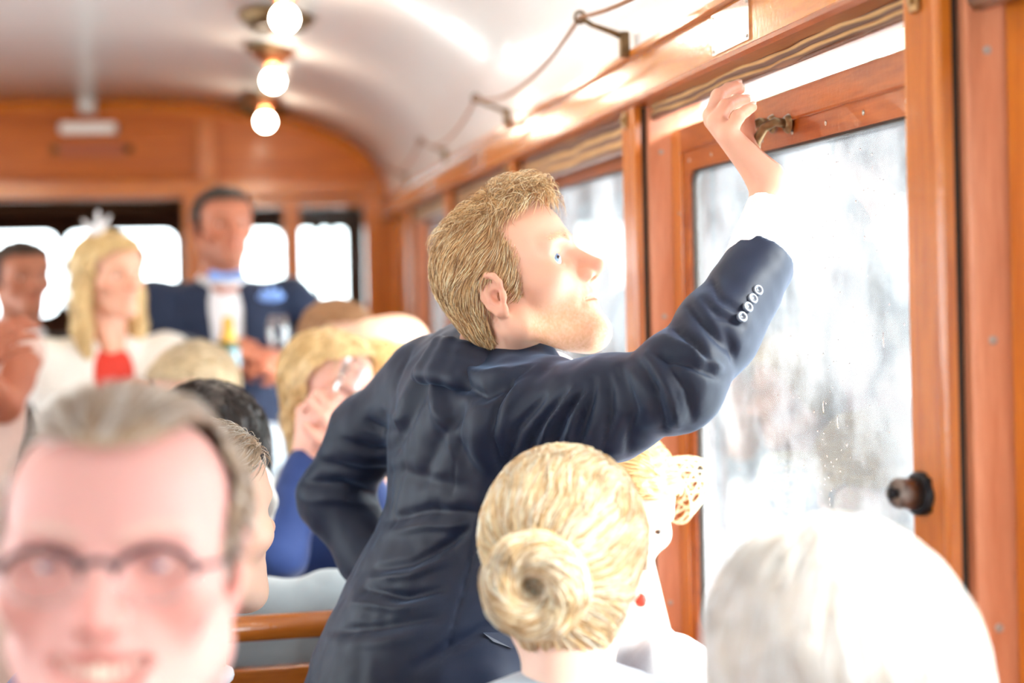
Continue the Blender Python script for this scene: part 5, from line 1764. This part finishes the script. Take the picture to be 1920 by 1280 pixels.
# ------------------------------------------------------------------ heads along the window side further back
p7, f7, *_ = passenger('small brown-haired passenger half hidden below the bow-tie man', at(628, 652, 3.60), -150, -8, 0, 1.0, tone=(240, 196, 172), wear='grey_blue_cloth', head=dict(fine=True, lids=0.7), base_xy=(0.24, 3.62), vox=0.005, brow=(150, 110, 80))
hair_part(p7, f7, cap(0.010), short_mask(0.040, 0.076), None, (150, 110, 76), 0, None, 0.005)
p8, f8, *_ = passenger('bald elderly man with white side hair beside the window', at(716, 694, 3.12), -66, 4, 0, 1.08, tone=(240, 194, 166), wear='grey_wool', head=dict(fine=True, lids=0.7), base_xy=(0.36, 3.16), vox=0.005, byaw=10)
hair_part(p8, f8, cap(0.010), lambda c: sides(c) & (c[:, 2] < 0.068), None, (226, 216, 202), 0, None, 0.005)
p9, f9, *_ = passenger('sandy-haired woman bending beside the standing man', at(712, 768, 2.76), -70, -14, 0, 1.02, tone=(236, 188, 164), wear='ivory_cloth', head=dict(fine=True, lids=0.7), base_xy=(0.40, 2.72), vox=0.005, shoulder=0.15, byaw=178)
b9 = cap(0.016)
b9.ell((0, -0.03, -0.015), (0.080, 0.060, 0.055), 0.03)
hair_part(p9, f9, b9, lambda c: (c[:, 1] < np.interp(c[:, 2], [-0.06, 0.04, 0.085, 0.10], [0.0, 0.045, 0.07, 0.15])) & (c[:, 2] > -0.055), pal((226, 188, 128), (206, 164, 104), (240, 212, 160)), (212, 172, 114), 900, back_flow, 0.005, width=0.0009)
p10, f10, *_ = passenger('seated woman with ash-blonde hair in front of the bow-tie man', at(368, 752, 3.25), 150, -10, 0, 1.0, tone=(238, 192, 168), wear='ivory_cloth', head=dict(fine=True, lids=0.6), base_xy=(-0.24, 3.32), vox=0.005, shoulder=0.16)
b10 = cap(0.018)
hair_part(p10, f10, b10, lambda c: (c[:, 1] < np.interp(c[:, 2], [-0.06, 0.04, 0.070, 0.085], [0.03, 0.05, 0.07, 0.15])) & (c[:, 2] > -0.05), pal((214, 196, 160), (180, 158, 122), (232, 220, 196)), (196, 174, 138), 700, back_flow, 0.005, width=0.0009)

# ------------------------------------------------------------------ man with the bow tie
def open_front(width=0.050, low=0.36):
    def f(cl, nb, F, Rr, pel):
        a = nb + F * 0.100 + (0, 0, 0.0)
        b = nb + F * 0.130 + (0, 0, -low)
        cl.cone(a, b, width, 0.018, 0.008, True)
    return f
arm11 = [(1, at(322, 655, 4.22), at(398, 664, 4.02), (0.8, -0.4, 0.2), (-0.2, -0.6, 0.8), 60), (-1, at(598, 610, 4.30), at(548, 676, 4.02), (-0.8, -0.4, 0.1), (0.3, -0.8, 0.5), 55)]
ear11 = at(417, 432, 4.25)
p11, f11, top11, nb11, F11, Rr11, pel11 = passenger('tall dark-haired man in a navy suit with pale blue bow tie, standing', ear11, -163, -2, 0, 1.04, tone=(192, 122, 94), byaw=-172, seated=False, wear='blue_navy_wool', legs='blue_navy_wool',
    head=dict(fine=True, lids=0.8, jaw=1.06), arms=arm11, vox=0.0045, cvox=0.008, shoulder=0.205, stubble=(170, 112, 90), brow=(60, 44, 36), extra_cloth=open_front(0.060, 0.44), drop=0.150, base_xy=(float(ear11[0]) + 0.02, 4.28))
hair_part(p11, f11, cap(0.008), short_mask(0.040, 0.084), None, (54, 44, 38), 0, None, 0.005)
sh11 = Blend().ell(nb11 + (0, 0, -0.19) + F11 * 0.004, (0.15, 0.104, 0.20), 0.04, rot(0, 0, -172)).ell(nb11 + (0, 0, -0.42), (0.14, 0.100, 0.16), 0.05, rot(0, 0, -172))
sh11.chain([nb11 + Rr11 * 0.062 * math.cos(a) + F11 * 0.062 * math.sin(a) + np.array((0, 0, 0.008 - 0.01 * math.sin(a))) for a in np.linspace(0, 2 * math.pi, 15)], [0.012] * 15, 0.01)
V, Q = sh11.mesh(0.008)
link_mesh('shirt', V, Q, 'white_cotton', p11, True)
bt = nb11 + F11 * 0.092 + (0, 0, 0.016)
bw = Blend().ell(bt, 0.012, 0.004)
for s in (1, -1):
    bw.cone(bt, bt + Rr11 * s * 0.038 + (0, 0, 0.003), 0.006, 0.016, 0.006)
V, Q = bw.mesh(0.004)
link_mesh('bow_tie', V, Q, 'pale_blue_satin', p11, True, label='pale blue satin bow tie')
sq = at(508, 556, 4.10)
ps = Blend().ell(sq, (0.040, 0.008, 0.014), 0.006)
for dx, dz in ((-0.022, 0.018), (0.0, 0.026), (0.020, 0.018)):
    ps.cone(sq + (dx * 0.8, 0.0, 0), sq + (dx, 0, dz), 0.012, 0.006, 0.006)
V, Q = ps.mesh(0.004)
link_mesh('pocket_square', V, Q, 'pale_blue_satin', p11, True, label='pale blue pocket square')
# small bottle in his hand and a glass
bp_ = at(428, 640, 3.94)
bo = empty('small_bottle', tuple(bp_ + (0, 0, -0.08)), label='small gold-topped bottle with pale blue label held by the bow-tie man', category='bottle')
plain('foil_gold', srgb(238, 190, 90), rough=0.3, metal=0.6)
plain('label_blue', srgb(176, 222, 240), rough=0.5)
plain('bottle_green', srgb(70, 96, 60), rough=0.15, coat=0.6)
MB().lathe([(0.0, -0.09), (0.029, -0.09), (0.030, -0.02), (0.026, 0.0), (0.015, 0.025), (0.0, 0.025)], bp_, 18).build('glass_body', 'bottle_green', bo, True)
MB().lathe([(0.0305, -0.075), (0.0308, -0.022), (0.0, -0.022)], bp_, 18).build('label', 'label_blue', bo, True)
MB().lathe([(0.0265, 0.0), (0.0165, 0.026), (0.0145, 0.065), (0.0, 0.070)], bp_, 18).build('foil_neck', 'foil_gold', bo, True)
gp = at(522, 640, 3.95)
g11 = empty('wine_glass', tuple(gp), label='half-seen wine glass in the left hand of the bow-tie man', category='glass')
MB().lathe([(0.003, -0.04), (0.022, -0.02), (0.031, 0.02), (0.026, 0.07), (0.025, 0.07), (0.029, 0.02), (0.020, -0.017), (0.0, -0.034)], gp, 18).build('bowl', 'drinking_glass', g11, True)
MB().lathe([(0.003, -0.12), (0.003, -0.04)], gp, 10).build('stem', 'drinking_glass', g11, True)
MB().lathe([(0.0, -0.124), (0.030, -0.122), (0.030, -0.120), (0.003, -0.116)], gp, 18).build('base', 'drinking_glass', g11, True)

# ------------------------------------------------------------------ blonde woman in the ivory jacket
arm12 = [(1, at(108, 760, 3.92), at(215, 775, 3.68), (0.9, -0.3, 0.1), (0.1, -0.6, 0.8), 45), (-1, at(322, 700, 3.9), at(312, 738, 3.68), (-0.9, -0.3, 0.1), (-0.1, -0.6, 0.8), 45)]
ear12 = at(200, 522, 3.92)
p12, f12, top12, nb12, F12, Rr12, pel12 = passenger('blonde woman standing in an ivory jacket over a red top', ear12, -140, -6, 2, 0.98, tone=(236, 180, 152), byaw=-158, seated=False, wear='ivory_cloth', legs='red_silk', skirt=True,
    head=dict(fine=True, lids=0.8, nose=0.7, jaw=0.9, neck_r=(0.045, 0.050)), arms=arm12, vox=0.0045, cvox=0.008, shoulder=0.175, red=0.5, brow=(176, 134, 96), extra_cloth=open_front(0.064, 0.55), drop=0.160)
lng = cap(0.014)
for s in (1, -1):
    lng.chain([(s * 0.070, 0.02, 0.03), (s * 0.084, 0.012, -0.05), (s * 0.088, 0.018, -0.13), (s * 0.080, 0.03, -0.20)], (0.022, 0.025, 0.026, 0.016), 0.02)
lng.ell((0, -0.045, -0.07), (0.080, 0.05, 0.10), 0.03)
mk = lambda c: (c[:, 1] < np.interp(c[:, 2], [-0.2, -0.02, 0.05, 0.085, 0.10], [0.07, 0.05, 0.060, 0.09, 0.15])) & (np.abs(c[:, 0]) > np.interp(c[:, 1], [0.02, 0.05], [0.0, 0.040]) * (c[:, 2] < 0.085))
hair_part(p12, f12, lng, mk, pal((240, 216, 164), (220, 188, 130), (198, 160, 104)), (218, 186, 130), 900, down_flow, 0.005, width=0.001)
rd = Blend().ell(nb12 + (0, 0, -0.20) + F12 * 0.006, (0.145, 0.108, 0.15), 0.04, rot(0, 0, -158)).ell(nb12 + (0, 0, -0.46), (0.14, 0.105, 0.18), 0.05, rot(0, 0, -158))
rd.ell(nb12 + (0, 0, -0.10), (0.13, 0.086, 0.09), 0.03, rot(0, 0, -158))
V, Q = rd.mesh(0.009)
link_mesh('top', V, Q, 'red_silk', p12, True, label='red silk top')
fs_ = Blend()
for i, (dx, dy, dz) in enumerate(((0.0, 0.0, 0.07), (0.02, 0.03, 0.055), (0.035, -0.02, 0.045), (-0.01, 0.04, 0.06))):
    fs_.cone((0.03, 0.0, 0.115), (0.03 + dx, dy, 0.115 + dz), 0.012, 0.004, 0.01)
V, Q = fs_.mesh(0.005)
link_mesh('fascinator', f12(V), Q, 'white_cotton', p12, True, label='small white feathered fascinator')

# ------------------------------------------------------------------ man in the dark waistcoat, and the woman at the frame's edge
arm13 = [(1, at(-40, 690, 4.5), at(70, 690, 4.22), (0.9, -0.1, 0.3), (0.1, -0.8, 0.5), 30), (-1, at(108, 690, 4.5), at(40, 680, 4.2), (-0.9, 0, 0.2), (0, -0.8, 0.5), 30)]
ear13 = at(38, 528, 4.45)
p13, f13, top13, nb13, F13, Rr13, pel13 = passenger('dark-haired man in a black waistcoat standing by the far windows', ear13, -150, -4, 0, 1.0, tone=(176, 112, 84), byaw=-165, seated=False, wear='black_wool', legs='black_wool', head=dict(fine=True, lids=0.8), arms=arm13, vox=0.005, cvox=0.010,
    shoulder=0.18, brow=(40, 30, 26), extra_cloth=open_front(0.045, 0.30), drop=0.160)
hair_part(p13, f13, cap(0.009), short_mask(0.036, 0.082), None, (58, 42, 34), 0, None, 0.005)
sh13 = Blend().ell(nb13 + (0, 0, -0.18), (0.13, 0.100, 0.18), 0.04, rot(0, 0, -165))
sh13.chain([nb13 + Rr13 * 0.06 * math.cos(a) + F13 * 0.06 * math.sin(a) + np.array((0, 0, 0.004)) for a in np.linspace(0, 2 * math.pi, 13)], [0.014] * 13, 0.01)
V, Q = sh13.mesh(0.010)
link_mesh('shirt', V, Q, 'white_cotton', p13, True)
ear14 = at(-92, 470, 3.35)
arm14 = [(-1, at(8, 760, 3.32), at(-50, 690, 3.10), (0.7, -0.4, 0.5), (0.2, -0.8, 0.5), 30)]
p14, f14, *_ = passenger('woman in a blush dress with bare arms, cut off by the left edge', ear14, -150, 0, 0, 0.98, tone=(182, 112, 84), byaw=-150, seated=False, wear='blush_cloth', legs='blush_cloth', skirt=True, head=dict(fine=False, lids=0, jaw=0.9), arms=arm14, vox=0.006, cvox=0.012, shoulder=0.17, sleeves=False)
b14 = cap(0.016)
b14.ell((0, -0.03, -0.05), (0.085, 0.060, 0.08), 0.03)
hair_part(p14, f14, b14, lambda c: (c[:, 1] < np.interp(c[:, 2], [-0.12, 0.04, 0.085, 0.10], [0.02, 0.05, 0.08, 0.15])) & (c[:, 2] > -0.12), None, (110, 78, 52), 0, None, 0.006)

# ------------------------------------------------------------------ woman with the bun
f15p = at(1058, 1066, 1.41)
p15, f15, top15, nb15, F15, Rr15, pel15 = passenger('blonde woman with a low rolled bun, seen from behind in grey-blue', f15p, -14, 0, 0, 0.96, tone=(244, 206, 186), byaw=-8, wear='grey_blue_cloth', head=dict(fine=True, lids=0.8, jaw=0.92, neck_r=(0.046, 0.050)), vox=0.0036, cvox=0.008,
    base_xy=(0.36, 1.42), shoulder=0.135, drop=0.096, sh_drop=0.085)
bunc = np.array((-0.026, -0.090, 0.004))
bm15 = cap(0.011)
def bun_flow(P):
    d = bunc - P
    d /= np.linalg.norm(d, axis=1, keepdims=True)
    d += 0.35 * np.stack([vnoise(P, 38, 35, 1), vnoise(P, 38, 36, 1), vnoise(P, 38, 37, 1)], 1)
    return d
bun = Blend()
bn = unit((-0.12, -1.0, 0.02))
ba = unit(np.cross(bn, (0, 0, 1)))
bb = np.cross(ba, bn)
ringp = [bunc + bn * 0.012 + (ba * math.cos(a) + bb * math.sin(a)) * 0.033 for a in np.linspace(0, 2 * math.pi, 25)]
for i in range(24):
    bun.cone(ringp[i], ringp[i + 1], 0.0175 + 0.002 * math.sin(i * 2.1), 0.0175 + 0.002 * math.sin((i + 1) * 2.1), 0.008)
def swirl(P):
    r_ = P - bunc
    t = np.cross(np.tile(bn, (len(P), 1)), r_)
    t /= np.linalg.norm(t, axis=1, keepdims=True) + 1e-9
    ax = r_ - (r_ @ bn)[:, None] * bn
    return t * 0.9 - unit_rows(ax) * 0.55 + 0.15 * np.stack([vnoise(P, 60, 41, 1), vnoise(P, 60, 42, 1), vnoise(P, 60, 43, 1)], 1)
def unit_rows(a):
    return a / (np.linalg.norm(a, axis=1, keepdims=True) + 1e-9)
hc15 = pal((252, 236, 206), (244, 218, 174), (230, 198, 146), (210, 172, 120), (254, 246, 228))
V, Q = bun.mesh(0.003)
bunmass = (V, Q, np.tile(pal((186, 146, 96))[0], (len(V), 1)))
bunst = strands(sample(V, Q, lambda c: c[:, 0] > -9, 2600, 6), swirl, bun, 6, 0.007, (0.0006, 0.003), 0.0006, hc15, 0.15, 8, 0.4)
mk15 = lambda c: (c[:, 1] < np.interp(c[:, 2], [-0.05, 0.0, 0.04, 0.085, 0.10], [-0.01, 0.03, 0.05, 0.085, 0.15])) & (c[:, 2] > np.interp(c[:, 1], [-0.09, -0.03, -0.022, 0.01], [-0.095, -0.075, 0.012, 0.0]))
bm15.ell((0, -0.034, -0.050), (0.050, 0.034, 0.050), 0.03)
hair_part(p15, f15, bm15, mk15, hc15, (222, 188, 138), 5200, bun_flow, 0.0035, 7, 0.0085, (0.0006, 0.004), 0.00065, 0.002, 4, 0.12, 0.4, extra=[bunmass, bunst])
plain('coral_bead', srgb(232, 92, 70), rough=0.3, coat=0.5)
mb = MB().lathe([(0, 0.008), (0.005, 0.006), (0.007, 0.0), (0.005, -0.006), (0, -0.008)], (0.080, 0.0, -0.034), 14)
link_mesh('earring', f15(np.array(mb.v)), mb.f, 'coral_bead', p15, True)

# ------------------------------------------------------------------ woman in white bending her head under the raised arm
p16, f16, top16, nb16, F16, Rr16, pel16 = passenger('fair woman in white looking down below the raised arm', at(1142, 950, 1.96), -168, -26, 0, 0.98, tone=(246, 214, 198), byaw=98, wear='white_cotton', legs='white_cotton', skirt=True, head=dict(fine=True, lids=0.5, jaw=0.9), vox=0.0036, cvox=0.009,
    base_xy=(0.48, 1.94), shoulder=0.145, brow=(196, 160, 120), drop=0.165)
h16 = cap(0.011)
mk16 = lambda c: (c[:, 1] < np.interp(c[:, 2], [-0.05, 0.0, 0.04, 0.075, 0.09], [0.0, 0.03, 0.055, 0.08, 0.15])) & (c[:, 2] > -0.05)
def side_flow(P):
    d = np.zeros_like(P)
    d[:, 0] = np.where(P[:, 0] > -0.02, 1.0, -1.0) * 0.9
    d[:, 1] = -0.5
    d[:, 2] = -0.3
    d += 0.25 * np.stack([vnoise(P, 45, 51, 1), vnoise(P, 45, 52, 1), vnoise(P, 45, 53, 1)], 1)
    return d
hair_part(p16, f16, h16, mk16, pal((238, 206, 156), (214, 176, 122), (190, 148, 96)), (200, 160, 108), 2600, side_flow, 0.004, 6, 0.008, (0.0008, 0.004), 0.0006)
# woven straw hat hanging by the window post
plain('straw', srgb(238, 222, 186), rough=0.7)
hc_ = at(1276, 908, 1.99)
ht = empty('straw_hat', tuple(hc_ + (0, 0, -0.05)), label='openwork woven straw hat hanging against the window sash', category='hat')
mb = MB()
Rh = rot(0, 70, 20)
for k in range(16):
    for sg in (1, -1):
        pts = []
        for i in range(9):
            t_ = i / 8
            a = k * 2 * math.pi / 16 + sg * t_ * 0.9
            r_ = 0.020 + 0.030 * t_
            pts.append(hc_ + Rh @ np.array((r_ * math.cos(a), r_ * math.sin(a), 0.045 - 0.07 * t_ ** 1.5)))
        mb.tube(pts, 0.0012, 4)
for t_ in (0.0, 0.35, 0.7, 1.0):
    r_ = 0.020 + 0.030 * t_
    mb.tube([hc_ + Rh @ np.array((r_ * math.cos(a), r_ * math.sin(a), 0.045 - 0.07 * t_ ** 1.5)) for a in np.linspace(0, 2 * math.pi, 25)], 0.0016, 4)
mb.build('weave', 'straw', ht, True, kind='stuff')

# ------------------------------------------------------------------ white-haired woman, nearest at right
p17, f17, top17, nb17, F17, Rr17, pel17 = passenger('white-haired person seen from behind at the lower right corner', at(1572, 1330, 0.98), -8, 0, 0, 0.97, tone=(240, 204, 188), byaw=-4, wear='ivory_cloth', head=dict(fine=False, lids=0), vox=0.005, cvox=0.012, base_xy=(0.40, 0.86), shoulder=0.17, drop=0.150)
h17 = cap(0.022, 0.004, 0.006)
h17.ell((0, -0.03, -0.02), (0.090, 0.068, 0.06), 0.04)
hair_part(p17, f17, h17, lambda c: (c[:, 1] < np.interp(c[:, 2], [-0.08, 0.03, 0.085, 0.11], [0.0, 0.045, 0.08, 0.2])) & (c[:, 2] > -0.075), pal((253, 250, 246), (246, 238, 228), (236, 222, 206), (254, 253, 251)), (240, 228, 214), 5000, down_flow, 0.004, 9, 0.009, (0.001, 0.006), 0.0007, 0.002, 9, 0.15, 0.4, nscale=40)
# ================================================================== outside the windows
plain('asphalt', srgb(214, 218, 220), rough=0.8, noise=0.06, nscale=2)
plain('render_pale', srgb(176, 178, 174), rough=0.9, noise=0.06, nscale=1)
plain('leaf_green', srgb(112, 142, 108), rough=0.6, noise=0.3, nscale=4)
plain('leaf_green_b', srgb(140, 160, 134), rough=0.6, noise=0.3, nscale=4)
plain('trunk_bark', srgb(110, 96, 82), rough=0.9)
plain('car_blue', srgb(70, 86, 104), rough=0.3, coat=0.4)
plain('car_glass', srgb(50, 60, 70), rough=0.1)
plain('tyre', srgb(40, 40, 42), rough=0.8)
plain('pink_petal', srgb(222, 120, 186), rough=0.6)
plain('sign_blue', srgb(60, 90, 190), rough=0.4)
plain('house_glass', srgb(110, 122, 132), rough=0.15)
ZG = -0.9
MB().box(-60, 60, -60, 90, ZG - 0.1, ZG).build('ground', 'asphalt', kind='structure')
def leaf_mass(c, r, n, seed, size=0.16):
    rs = np.random.default_rng(seed)
    d = rs.normal(0, 1, (n, 3)); d /= np.linalg.norm(d, axis=1, keepdims=True)
    P = np.array(c) + d * np.array(r) * (0.55 + 0.45 * rs.random((n, 1)))
    a = rs.normal(0, 1, (n, 3)); a /= np.linalg.norm(a, axis=1, keepdims=True)
    b = np.cross(a, d); b /= np.linalg.norm(b, axis=1, keepdims=True) + 1e-9
    s = size * (0.6 + 0.8 * rs.random((n, 1)))
    V = np.stack([P - a * s, P + b * s * 0.5, P + a * s, P - b * s * 0.5 + d * s * 0.2], 1).reshape(-1, 3)
    return V, np.arange(len(V)).reshape(-1, 4)
def tree(x, y, h, r, mat, lab, seed):
    t = empty('tree', (x, y, ZG), label=lab, category='tree', group='trees across the street')
    MB().tube([(x, y, ZG), (x + 0.05, y, ZG + h * 0.3), (x - 0.04, y + .05, ZG + h * 0.6)], [0.16, 0.13, 0.09], 9).build('trunk', 'trunk_bark', t, True)
    cr = Blend()
    rs = random.Random(seed)
    for i in range(7):
        cr.ell((x + rs.uniform(-.6, .6) * r, y + rs.uniform(-.6, .6) * r, ZG + h * 0.62 + rs.uniform(-.25, .3) * h), (r * .6, r * .6, h * 0.2), 0.3)
    V, Q = cr.mesh(0.18)
    V = V + vnormals(V, Q) * (vnoise(V, 2.2, seed, 3) * 0.22)[:, None]
    link_mesh('crown', V, Q, mat, t, True)
    V, Q = leaf_mass((x, y, ZG + h * 0.62), (r * 1.05, r * 1.05, h * 0.42), 1500, seed)
    link_mesh('leaves', V, Q, mat, t, kind='stuff')
tree(9.5, 10.5, 5.6, 2.0, 'leaf_green', 'green tree seen above the lowered sash', 3)
tree(10.5, 15.5, 6.2, 2.3, 'leaf_green_b', 'pale green tree across the street further along', 5)
tree(10.0, 21.5, 6.0, 2.2, 'leaf_green', 'green tree beyond the second window', 8)
tree(11.0, 30.0, 6.8, 2.6, 'leaf_green_b', 'pale tree far along the street', 9)
def house(x0, x1, y0, y1, h, lab, wins):
    t = empty('house', ((x0 + x1) / 2, (y0 + y1) / 2, ZG), label=lab, category='building', group='houses across the street')
    MB().box(x0, x1, y0, y1, ZG, ZG + h).build('wall', 'render_pale', t)
    for i in range(wins):
        y = y0 + (i + 0.5) * (y1 - y0) / wins
        for z in (ZG + 1.0, ZG + 3.6):
            if z + 1.5 > ZG + h:
                continue
            f = MB().box(x0 - 0.06, x0 + 0.01, y - 0.55, y + 0.55, z, z + 1.5, 0.01).build('window_frame', 'white_plastic', t)
            MB().box(x0 - 0.075, x0 - 0.05, y - 0.46, y + 0.46, z + 0.09, z + 1.41).build('window_glass', 'house_glass', f)
    MB().box(x0 - 0.2, x1 + 0.2, y0 - 0.2, y1 + 0.2, ZG + h, ZG + h + 0.25).build('eaves', 'render_pale', t)
house(15, 22, 9, 24, 5.6, 'pale rendered house across the street', 6)
house(15, 22, 27, 46, 5.2, 'second pale house farther along the street', 7)
# parked car beyond the opened window
t = empty('parked_car', (4.6, 7.0, ZG), label='blue-grey car parked beyond the opened window', category='car')
side_prof = [(-2.1, 0.35), (-2.1, 0.75), (-1.9, 0.90), (-1.2, 0.98), (-0.6, 1.42), (0.8, 1.45), (1.5, 1.02), (2.1, 0.92), (2.15, 0.4), (1.7, 0.32), (-1.7, 0.32)]
MB().prism([(7.0 + p[0], ZG + p[1]) for p in side_prof], 'X', 3.75, 5.45).build('car_body', 'car_blue', t)
for sx in (3.74, 5.46):
    MB().add([(sx, 7.0 + a, ZG + b) for a, b in ((-1.0, 1.02), (-0.5, 1.36), (0.75, 1.38), (1.3, 1.02))], [(0, 1, 2, 3)]).build('side_window', 'car_glass', t)
for yy in (5.7, 8.35):
    for sx in (3.78, 5.42):
        MB().lathe([(0.0, -0.09), (0.31, -0.09), (0.33, -0.06), (0.33, 0.06), (0.31, 0.09), (0.0, 0.09)], (sx, yy, ZG + 0.33), 22, rot(0, 90, 0)).build('wheel', 'tyre', t, True)
# flowering shrub and a blue street sign
t = empty('flowering_shrub', (5.6, 4.9, ZG), label='pink flowering shrub seen at the right side of the glass', category='shrub')
V, Q = leaf_mass((5.6, 4.95, ZG + 1.7), (0.42, 0.42, 0.7), 500, 31, 0.08)
link_mesh('flowers', V, Q, 'pink_petal', t, kind='stuff')
MB().tube([(5.6, 4.95, ZG), (5.62, 4.95, ZG + 1.6)], 0.04, 8).build('stem', 'trunk_bark', t)
pz = at(1362, 440, 7.6)
t = empty('street_sign', (float(pz[0]), 7.6, ZG), label='small blue street sign left of the raised sleeve', category='sign')
MB().box(pz[0] - 0.16, pz[0] + 0.16, 7.58, 7.61, pz[2] - 0.13, pz[2] + 0.13, 0.01).build('sign_board', 'sign_blue', t)
MB().tube([(pz[0], 7.63, ZG), (pz[0], 7.63, pz[2] + 0.1)], 0.03, 8).build('pole', 'grey_plastic', t)
